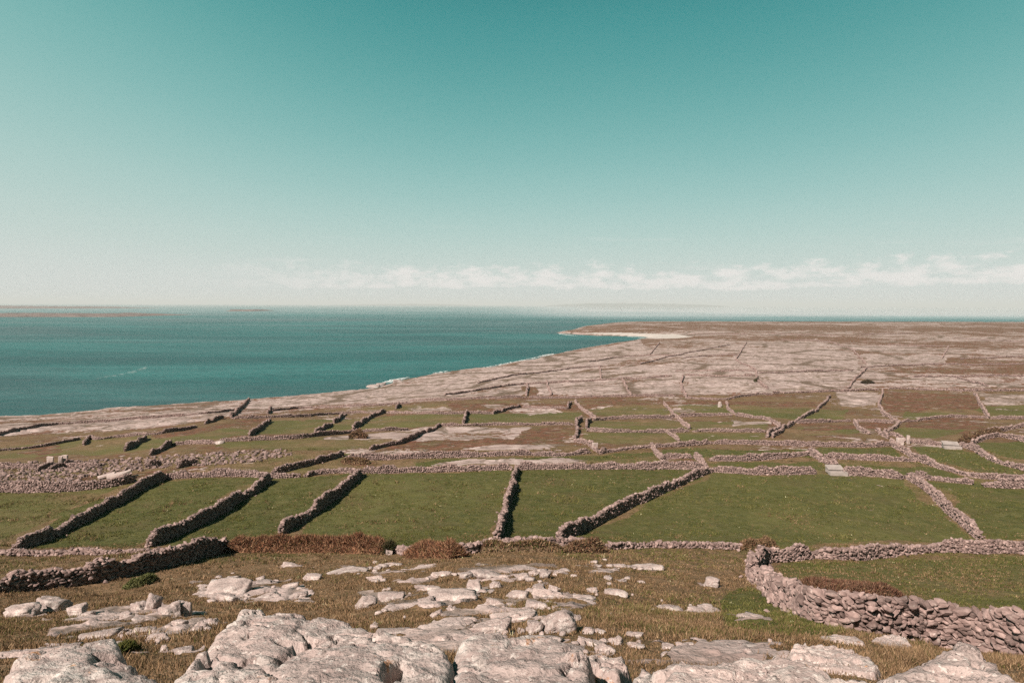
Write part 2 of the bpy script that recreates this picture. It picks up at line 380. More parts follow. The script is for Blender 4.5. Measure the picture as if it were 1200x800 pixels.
# ------------------------------------------------------------------ land cover in photo pixels (a map of what grows where)
def pip(px, py, poly):
    ins = np.zeros(px.shape, bool); n = len(poly)
    for i in range(n):
        ax, ay = poly[i]; bx, by = poly[(i + 1) % n]
        c = ((ay > py) != (by > py))
        ins ^= c & (px < (bx - ax) * (py - ay) / (by - ay + 1e-12) + ax)
    return ins
ROCKLINE = ([-300, 0, 100, 200, 262, 330, 400, 480, 600, 700, 800, 900, 1000, 1200, 1600], [524, 511, 505, 500, 489, 482, 478, 472, 467, 466, 464, 461, 457, 455, 455])
COVER = [  # kind, value, polygon
 ('green', .62, [(-40, 575), (150, 566), (70, 605), (-40, 640)]),
 ('green', .86, [(20, 642), (70, 604), (190, 562), (312, 558), (165, 640)]),
 ('green', .95, [(180, 640), (315, 562), (416, 554), (330, 630), (270, 640)]),
 ('green', .80, [(340, 632), (422, 554), (600, 550), (582, 640), (345, 640)]),
 ('green', .92, [(590, 640), (604, 550), (830, 550), (655, 632), (650, 640)]),
 ('green', .78, [(660, 640), (836, 552), (960, 556), (1060, 562), (1150, 632), (900, 640)]),
 ('green', .96, [(1080, 566), (1260, 575), (1260, 634), (1170, 632)]),
 ('green', .62, [(900, 660), (1260, 650), (1260, 730), (960, 690)]),
 ('green', .80, [(880, 688), (930, 700), (960, 735), (1010, 742), (930, 745), (860, 735), (840, 705)]),
 ('green', .85, [(770, 527), (1040, 525), (1050, 534), (780, 538)]),
 ('green', .85, [(490, 540), (760, 530), (770, 536), (640, 540), (490, 546)]),
 ('green', .85, [(985, 543), (1100, 548), (1130, 560), (990, 552)]),
 ('green', .80, [(830, 541), (980, 540), (980, 550), (850, 549)]),
 ('green', .80, [(1060, 525), (1105, 525), (1250, 556), (1250, 562), (1150, 552), (1090, 538)]),
 ('green', .80, [(1135, 520), (1260, 512), (1260, 545), (1180, 535)]),
 ('green', .85, [(1080, 565), (1260, 575), (1260, 632), (1170, 630)]),
 ('green', .90, [(790, 474), (850, 474), (960, 480), (990, 478), (990, 490), (930, 492), (860, 484), (800, 486)]),
 ('green', .80, [(688, 478), (780, 475), (792, 487), (700, 488)]),
 ('green', .75, [(690, 494), (905, 494), (900, 503), (690, 504)]),
 ('green', .75, [(690, 506), (900, 506), (895, 516), (690, 520)]),
 ('green', .85, [(480, 487), (545, 484), (680, 484), (680, 493), (545, 496), (480, 500)]),
 ('green', .85, [(310, 494), (400, 490), (540, 486), (540, 496), (400, 505), (300, 509)]),
 ('green', .70, [(-40, 528), (100, 514), (200, 508), (270, 500), (300, 508), (260, 514), (140, 532), (-40, 538)]),
 ('green', .70, [(250, 518), (420, 510), (480, 508), (440, 526), (330, 530), (250, 524)]),
 ('green', .75, [(930, 500), (1000, 496), (1016, 508), (930, 511)]),
 ('green', .75, [(1050, 502), (1135, 502), (1100, 512), (1050, 511)]),
 ('green', .80, [(1060, 482), (1150, 484), (1090, 490), (1060, 492)]),
 ('green', .85, [(1140, 476), (1260, 474), (1260, 488), (1160, 488)]),
 ('green', .70, [(410, 480), (480, 474), (600, 471), (600, 476), (480, 481), (410, 484)]),
 ('rust', .95, [(525, 473), (640, 472), (700, 474), (700, 478), (640, 482), (525, 484)]),
 ('rust', .80, [(700, 469), (850, 469), (960, 472), (960, 477), (850, 474), (780, 474), (700, 476)]),
 ('rust', .95, [(1036, 459), (1138, 462), (1146, 478), (1100, 480), (1038, 482)]),
 ('rust', .85, [(1060, 492), (1150, 490), (1160, 496), (1150, 504), (1060, 502)]),
 ('rust', .85, [(1000, 492), (1044, 493), (1046, 504), (1010, 503)]),
 ('rust', .80, [(936, 495), (1000, 497), (1005, 504), (940, 506)]),
 ('rust', .80, [(480, 512), (560, 502), (660, 503), (670, 518), (600, 524), (480, 528)]),
 ('rust', .85, [(440, 527), (480, 514), (500, 510), (500, 524)]),
 ('rust', .90, [(95, 560), (150, 554), (200, 548), (240, 545), (240, 551), (160, 562), (100, 568)]),
 ('rust', .80, [(16, 530), (36, 523), (74, 523), (74, 529), (50, 533)]),
 ('rust', .75, [(170, 512), (195, 505), (240, 498), (310, 490), (310, 494), (240, 505), (180, 514)]),
 ('rust', .85, [(395, 540), (440, 540), (436, 546), (390, 548)]),
 ('rust', .70, [(786, 537), (812, 535), (816, 544), (790, 543)]),
 ('rust', .70, [(1128, 516), (1175, 504), (1172, 509), (1138, 520)]),
 ('rust', .75, [(612, 453), (640, 452), (640, 465), (612, 465)]),
 ('rock', .74, [(505, 545), (560, 537), (650, 537), (692, 541), (640, 545)]),
 ('rock', .80, [(540, 523), (600, 519), (660, 521), (640, 525), (560, 526)]),
 ('rock', .80, [(480, 479), (528, 477), (528, 480), (480, 483)]),
 ('rock', .75, [(850, 492), (905, 495), (905, 498), (860, 498)]),
 ('rock', .62, [(430, 510), (500, 500), (620, 502), (600, 514), (480, 518)]),
 ('rock', .52, [(200, 552), (240, 543), (300, 542), (300, 549), (220, 556)]),
 ('rock', .80, [(380, 512), (480, 507), (480, 514), (380, 516)]),
 ('rock', .65, [(980, 460), (1032, 460), (1030, 480), (985, 476)]),
 ('rock', .60, [(560, 474), (620, 486), (660, 484), (640, 476)]),
 ('rock', .66, [(1150, 462), (1250, 460), (1250, 474), (1150, 474)]),
 ('rock', .84, [(860, 424), (862, 408), (905, 407), (1000, 412), (1008, 430), (890, 434)]),
 ('rock', .76, [(890, 438), (1000, 436), (985, 452), (895, 452)]),
 ('rock', .78, [(1012, 414), (1110, 419), (1105, 427), (1018, 428)]),
 ('rock', .76, [(630, 451), (795, 446), (795, 462), (630, 463)]),
 ('rock', .74, [(805, 444), (860, 442), (880, 452), (810, 452)]),
 ('rock', .80, [(-60, 500), (100, 491), (280, 471), (282, 483), (100, 501), (0, 511), (-60, 518)]),
 ('rock', .80, [(286, 471), (450, 456), (620, 424), (750, 398), (765, 416), (620, 448), (480, 467), (290, 481)]),
 ('rock', .46, [(440, 742), (560, 724), (700, 730), (762, 750), (772, 778), (690, 778), (480, 772)]),
 ('rock', .50, [(420, 694), (560, 684), (680, 690), (690, 712), (520, 722), (430, 714)]),
 ('rock', .44, [(380, 664), (760, 661), (640, 684), (500, 684), (400, 680)]),
 ('rock', .50, [(230, 682), (350, 676), (362, 704), (240, 706)]),
 ('rock', .52, [(60, 726), (150, 706), (250, 714), (235, 762), (40, 772)]),
 ('rock', .55, [(770, 762), (860, 752), (940, 762), (930, 780), (770, 780)]),
 ('sand', 1.0, [(686, 390.2), (700, 389.6), (722, 389.5), (760, 390.5), (790, 391.5), (812, 394.5), (790, 396.5), (760, 396), (735, 393.6)]),
]
OUTCROPS = []
def cover(x, y, z, sd):
    px, py = project(x, y, z)
    j = np.clip(900 / np.maximum(y, 10), 0.3, 14)
    jx = px + j * fbm(x, y, 3 + .02 * np.abs(y), 2, 41) * 1.6; jy = py + j * .35 * fbm(x, y, 3 + .02 * np.abs(y), 2, 42)
    c = {k: np.zeros(x.shape) for k in ('rock', 'green', 'rust', 'sand')}
    rl = np.interp(px, *ROCKLINE)
    far = sstep(1.6, -1.6, jy - rl) * (y > 60)
    c['green'][:] = np.where(y < 52, (.04 + .40 * sstep(34, 48, y)) + .36 * fbm(x, y, 5, 3, 94), .45)
    c['green'] = np.where(far > .5, .10 + .45 * fbm(x, y, 60, 3, 93), c['green'])
    # pavement thins out with turf further to the right and back
    thin = .16 * sstep(380, 520, px + .25 * y) * sstep(500, 900, y)
    c['rock'] = np.where(y < 9, .22, np.where(y < 52, .05 + .13 * sstep(44, 20, y) * sstep(860, 700, px), .14))
    c['rock'] = np.where((y > 95) & (far < .5), .33, c['rock'])
    big = .30 * fbm(x, y, 150, 3, 91) + .22 * fbm(x, y, 45, 3, 92)
    c['rock'] = np.maximum(c['rock'], far * (.645 - thin + 1.25 * big - .10 * sstep(820, 1000, px) * sstep(425, 405, py)))
    c['rust'] = np.where(y < 52, .02, np.where(y > 95, .56, .12)) + far * (.26 - .9 * big)
    for kind, val, poly in COVER:
        m = pip(jx, jy, poly)
        if not m.any(): continue
        if kind == 'green':
            far_p = y[m].mean() > 105; c['green'][m] = val * (.74 if far_p else 1) + (.22 * fbm(x[m], y[m], 14, 3, 95) if far_p else 0); c['rust'][m] = np.minimum(c['rust'][m], .34 if far_p else .12); c['rock'][m] = np.minimum(c['rock'][m], .24 if far_p else .10)
        elif kind == 'rust':
            c['rust'][m] = val; c['rock'][m] = np.minimum(c['rock'][m], .22)
        elif kind == 'rock':
            c['rock'][m] = val
        else: c['sand'][m] = val
    hill = (y > 3) & (y < 52)
    if hill.any():
        hx, hy = x[hill], y[hill]; hx = hx + .35 * fbm(hx, hy, 1.0, 3, 81); hy = hy + .35 * fbm(hx, hy, 1.0, 3, 82); halo = np.zeros(hx.shape)
        for ox, oy, ow in OUTCROPS:
            m = (np.abs(hx - ox) < ow * 2.2) & (np.abs(hy - oy) < ow * 2.2)
            if m.any(): halo[m] = np.maximum(halo[m], np.exp(-(((hx[m] - ox) / (ow * 1.0)) ** 2 + ((hy[m] - oy) / (ow * .75)) ** 2)))
        rv = np.maximum(c['rock'][hill], .70 * halo)
        hx, hy = x[hill], y[hill]
        m = sstep(.46, .56, rv + .42 * fbm(hx, hy, 1.5, 5, 83) + .10 * fbm(hx, hy, .35, 3, 84))
        c['rock'][hill] = .02 + .93 * m
    c['rock'] = np.maximum(c['rock'], sstep(16, 5, np.abs(sd)) * (y > 60) * (1 - c['sand']))
    return c

# ------------------------------------------------------------------ ground sheet and sea
def build_ground():
    nu, nd = 1000, 1150
    U = np.linspace(-1.35, 1.35, nu)
    E = 4.0 * np.exp(np.linspace(0, math.log(2150 / 4.0), nd))
    u, e = np.meshgrid(U, E)
    y = e - 10; x = u * e
    sd = coast_sd(x, y)
    z = H(x, y, sd)
    c = cover(x.ravel(), y.ravel(), z.ravel(), sd.ravel())
    rk = c['rock'].reshape(x.shape)
    # stepped limestone beds where rock is bare
    far = sstep(110, 170, y)
    ed = voronoi_edge(x + 6 * fbm(x, y, 14, 2, 8), y + 6 * fbm(x, y, 14, 2, 12), 7.5, 3)
    z = z + far * rk * (.30 * fbm(x, y, 3.2, 3, 21) - .35 * sstep(.9, .2, ed) * sstep(900, 300, y)) * sstep(0, 6, sd)
    near = sstep(60, 45, y) * sstep(1, 6, y)
    z = z + near * (.045 * fbm(x, y, .9, 3, 22) + .03 * fbm(x, y, .3, 2, 23))
    cr = sstep(.2, .8, rk) * near; st_ = 2.6 * fbm(x, y, 1.2, 4, 26)
    z = z + cr * (.03 + .05 * (np.floor(st_) + sstep(0, .14, st_ - np.floor(st_))) + .03 * fbm(x, y, .2, 3, 27)) - near * .02
    fld = sstep(45, 55, y) * sstep(140, 100, y)
    z = z + fld * .05 * fbm(x, y, 1.6, 3, 24)
    i = (np.arange(nd - 1)[:, None] * nu + np.arange(nu - 1)[None]).ravel()
    quads = np.stack([i, i + 1, i + nu + 1, i + nu], 1)
    keep = (sd.ravel()[quads] > -40).any(1)
    o = mesh_obj('ground', np.stack([x, y, z], -1).reshape(-1, 3), quads[keep], M_ground, True, c)
    props(o, 'limestone pavement, turf and dry grass sloping from the hilltop to the shore', 'ground', kind='structure')

def build_sea():
    R = 70000.0
    g = np.concatenate([-np.geomspace(R, 200, 14), [0], np.geomspace(200, R, 14)])
    n = len(g); X, Y = np.meshgrid(g, g)
    i = (np.arange(n - 1)[:, None] * n + np.arange(n - 1)[None]).ravel()
    o = mesh_obj('sea', np.stack([X, Y, np.full(X.shape, SEA)], -1).reshape(-1, 3), np.stack([i, i + 1, i + n + 1, i + n], 1), M_sea)
    props(o, 'teal sea with soft wind streaks reaching to the horizon', 'sea', kind='structure')
build_sea()

# ------------------------------------------------------------------ stones
def icosphere(sub):
    import bmesh
    bm = bmesh.new(); bmesh.ops.create_icosphere(bm, subdivisions=sub, radius=1.0)
    V = np.array([v.co[:] for v in bm.verts]); Fc = np.array([[v.index for v in f.verts] for f in bm.faces]); bm.free()
    return V, Fc
ICO = {s: icosphere(s) for s in (1, 2, 3, 4, 5)}
def rock_shape(sub, r, planes=10, soft=14.0, box=True, rough=.0, seed=0):
    """unit rock: a convex block cut by random planes, edges a little worn"""
    N, Fc = ICO[sub]
    P = r.normal(size=(planes, 3)); P /= np.linalg.norm(P, axis=1)[:, None]
    D = r.uniform(.62, 1.0, planes)
    if box:
        B = np.array([[1, 0, 0], [-1, 0, 0], [0, 1, 0], [0, -1, 0], [0, 0, 1], [0, 0, -1]], float) + r.normal(size=(6, 3)) * .16
        B /= np.linalg.norm(B, axis=1)[:, None]
        P = np.concatenate([P, B]); D = np.concatenate([D, r.uniform(.72, .86, 6)])
    q = np.maximum(N @ P.T, .02) / D[None]
    R = 1.0 / (np.sum(q ** soft, 1) ** (1 / soft))
    V = N * R[:, None]
    if rough: V = V * (1 + rough * fbm3(V * 2.2 + seed * 3.1, 4, seed % 97))[:, None]
    return V, Fc
TPL = {s: [rock_shape(s, np.random.default_rng(100 + k + 37 * s), 6 if s > 1 else 4, 60) for k in range(20)] for s in (1, 2, 3)}

def euler_mats(rz, rx, ry):
    cz, sz, cx, sx, cy, sy = np.cos(rz), np.sin(rz), np.cos(rx), np.sin(rx), np.cos(ry), np.sin(ry)
    Z = np.zeros((len(rz), 3, 3)); X = Z.copy(); Y = Z.copy()
    Z[:, 0, 0] = cz; Z[:, 0, 1] = -sz; Z[:, 1, 0] = sz; Z[:, 1, 1] = cz; Z[:, 2, 2] = 1
    X[:, 0, 0] = 1; X[:, 1, 1] = cx; X[:, 1, 2] = -sx; X[:, 2, 1] = sx; X[:, 2, 2] = cx
    Y[:, 1, 1] = 1; Y[:, 0, 0] = cy; Y[:, 0, 2] = sy; Y[:, 2, 0] = -sy; Y[:, 2, 2] = cy
    return Z @ X @ Y
def instance_stones(pos, scl, mats, sub, r):
    """many stones joined into one vertex/face soup; returns V, F, tone"""
    n = len(pos); pick = r.integers(0, len(TPL[sub]), n)
    Vs, Fs, Ts, off = [], [], [], 0
    for k, (tv, tf) in enumerate(TPL[sub]):
        m = np.where(pick == k)[0]
        if not len(m): continue
        v = np.einsum('nij,nvj->nvi', mats[m], tv[None] * scl[m][:, None, :]) + pos[m][:, None, :]
        Vs.append(v.reshape(-1, 3))
        Fs.append((tf[None] + (off + np.arange(len(m)) * len(tv))[:, None, None]).reshape(-1, 3))
        Ts.append(np.repeat(np.clip(r.normal(.5, .30, len(m)), 0, 1), len(tv)))
        off += len(m) * len(tv)
    return np.concatenate(Vs), np.concatenate(Fs), np.concatenate(Ts)

def resample(pts, step, smooth=2):
    pts = np.asarray(pts, float)
    for _ in range(smooth):                  # Chaikin corner rounding, ends kept
        q = [pts[0]]
        for a, b in zip(pts[:-1], pts[1:]): q += [a * .78 + b * .22, a * .22 + b * .78]
        pts = np.array(q + [pts[-1]])
    seg = np.linalg.norm(np.diff(pts, axis=0), axis=1); s = np.concatenate([[0], np.cumsum(seg)])
    n = max(int(s[-1] / step), 2); t = np.linspace(0, s[-1], n + 1)
    return np.stack([np.interp(t, s, pts[:, i]) for i in range(2)], 1), t

def stone_wall(px_pts, Hh, Wb, label, name='stone_wall', cat='wall', group='dry stone walls dividing the fields', world=None, loose=0.0, stone=None, prof=None):
    r = np.random.default_rng(abs(hash(label)) % (2 ** 31) if False else sum(ord(c) * (i + 3) for i, c in enumerate(label)))
    w = cast([p[0] for p in px_pts], [p[1] for p in px_pts])[:, :2] if world is None else np.asarray(world, float)
    line, t = resample(w, .4)
    L = t[-1]
    dist = float(np.linalg.norm(line.mean(0)))
    kh, kw = (.80, .76) if dist < 48 else (.62, .56) if dist < 105 else (.56, .48)
    Hh *= kh; Wb *= kw
    st = stone or (.27 if dist < 45 else .25 if dist < 130 else .30 if dist < 230 else .48)
    sub = 3 if dist < 30 else 2 if dist < 75 else 1
    # wobble of the line and of the crest
    ph = r.uniform(0, 100)
    def at(s):
        x = np.interp(s, t, line[:, 0]); y = np.interp(s, t, line[:, 1])
        e = .3; dx = np.interp(s + e, t, line[:, 0]) - np.interp(s - e, t, line[:, 0]); dy = np.interp(s + e, t, line[:, 1]) - np.interp(s - e, t, line[:, 1])
        n = np.hypot(dx, dy) + 1e-9; dx, dy = dx / n, dy / n
        wob = .13 * (vnoise(s / 2.3 + ph, s * 0, 5) * 2 - 1) + .25 * (vnoise(s / 9 + ph, s * 0, 6) * 2 - 1)
        return x - dy * wob, y + dx * wob, np.arctan2(dy, dx)
    prof = prof or [(0, 1), (1, 1)]
    crest = lambda s: Hh * np.interp(s / L, [q[0] for q in prof], [q[1] for q in prof]) * (1 - .38 * sstep(.74, .86, vnoise(s / 4.5 + ph, s * 0 + 21, 9))) * (1 + .20 * (vnoise(s / 1.3 + ph, s * 0 + 3, 7) * 2 - 1) + .18 * (vnoise(s / 6 + ph, s * 0 + 8, 8) * 2 - 1)) * (.55 + .45 * sstep(0, .9, np.minimum(s, L - s)))
    P, S, R3 = [], [], [[], [], []]
    sh = st * (.44 if dist < 48 else .56)                           # course height
    rows = max(int(round(Hh * 1.25 / sh)), 2)
    for k in range(rows):
        for side in (-1, 1):
            ln = r.uniform(.65, 1.5, int(L / (st * .55)) + 4) * st
            s = np.cumsum(ln) - ln / 2 - r.uniform(0, st); m = (s > 0) & (s < L); s, ln = s[m], ln[m]
            if not len(s): continue
            zc = (k + .42 + r.uniform(-.22, .22, len(s))) * sh
            ok = zc < crest(s); s, ln, zc = s[ok], ln[ok], zc[ok]
            if not len(s): continue
            x, y, a = at(s)
            half = (Wb * .5) * (1 - .34 * zc / max(Hh, .5))
            dep = st * r.uniform(.75, 1.25, len(s))
            off = side * np.maximum(half - dep * .38 + r.normal(0, .05, len(s)), 0.02)
            X = x - np.sin(a) * off; Y = y + np.cos(a) * off
            P.append(np.stack([X, Y, zc], 1)); S.append(np.stack([ln * .64, dep * .62, sh * r.uniform(.52, .95, len(s))], 1))
            R3[0].append(a + r.normal(0, .20, len(s))); R3[1].append(r.normal(0, .22, len(s)) - side * .10); R3[2].append(r.normal(0, .26, len(s)) + r.choice([0, 0, .7], len(s)))
    # cap stones
    for rep in range(2):
        ln = r.uniform(.7, 1.7, int(L / (st * .6)) + 4) * st
        s = np.cumsum(ln) - r.uniform(0, st); m = (s > 0) & (s < L); s, ln = s[m], ln[m]
        if not len(s): continue
        x, y, a = at(s); off = r.normal(0, Wb * .14, len(s))
        P.append(np.stack([x - np.sin(a) * off, y + np.cos(a) * off, crest(s) + r.uniform(-.10, .04, len(s))], 1))
        S.append(np.stack([ln * .62, st * r.uniform(.45, .9, len(s)), sh * r.uniform(.5, 1.1, len(s))], 1))
        R3[0].append(a + r.normal(0, .5, len(s))); R3[1].append(r.normal(0, .3, len(s))); R3[2].append(r.normal(0, .4, len(s)))
    if loose:                               # stones tumbled along the foot
        n = int(L * loose); s = r.uniform(0, L, n); x, y, a = at(s); off = r.choice([-1, 1], n) * (Wb * .5 + np.abs(r.normal(0, .35, n)))
        P.append(np.stack([x - np.sin(a) * off, y + np.cos(a) * off, r.uniform(0, .12, n)], 1)); S.append(np.stack([st * r.uniform(.3, .7, n), st * r.uniform(.3, .6, n), sh * r.uniform(.4, .8, n)], 1))
        for q in R3: q.append(r.uniform(-.6, .6, n))
    P = np.concatenate(P); S = np.concatenate(S); rz, rx, ry = (np.concatenate(q) for q in R3)
    P[:, 2] += H(P[:, 0], P[:, 1])
    V, Fc, tone = instance_stones(P, S, euler_mats(rz, rx, ry), sub, r)
    # added solid core stops light leaking; its dark tone puts shade in the gaps
    s = np.linspace(0.15, L - .15, max(int(L / .5), 3)); x, y, a = at(s); z0 = H(x, y); c = crest(s)
    ring = []
    for o, zz in ((-.36, -.2), (-.20, .80), (.20, .80), (.36, -.2)):
        ring.append(np.stack([x - np.sin(a) * o * Wb, y + np.cos(a) * o * Wb, z0 + (zz * c if zz > 0 else zz)], 1))
    K = np.stack(ring, 1); n = len(s); base = len(V)
    idx = base + np.arange(n)[:, None] * 4 + np.arange(4)[None]
    q = [np.stack([idx[:-1, j], idx[:-1, j + 1], idx[1:, j + 1], idx[1:, j]], 1) for j in range(3)]
    q.append(np.array([[idx[0, 3], idx[0, 2], idx[0, 1], idx[0, 0]], [idx[-1, 0], idx[-1, 1], idx[-1, 2], idx[-1, 3]]]))
    V = np.concatenate([V, K.reshape(-1, 3)]); tone = np.concatenate([tone, np.full(n * 4, .1)])
    m = line[len(line) // 2]
    o = mesh_obj(name, V, [Fc] + q, M_wall, False, {'tone': tone}, loc=(m[0], m[1], float(H(m[0], m[1]))))
    return props(o, label, cat, group, 'thing')

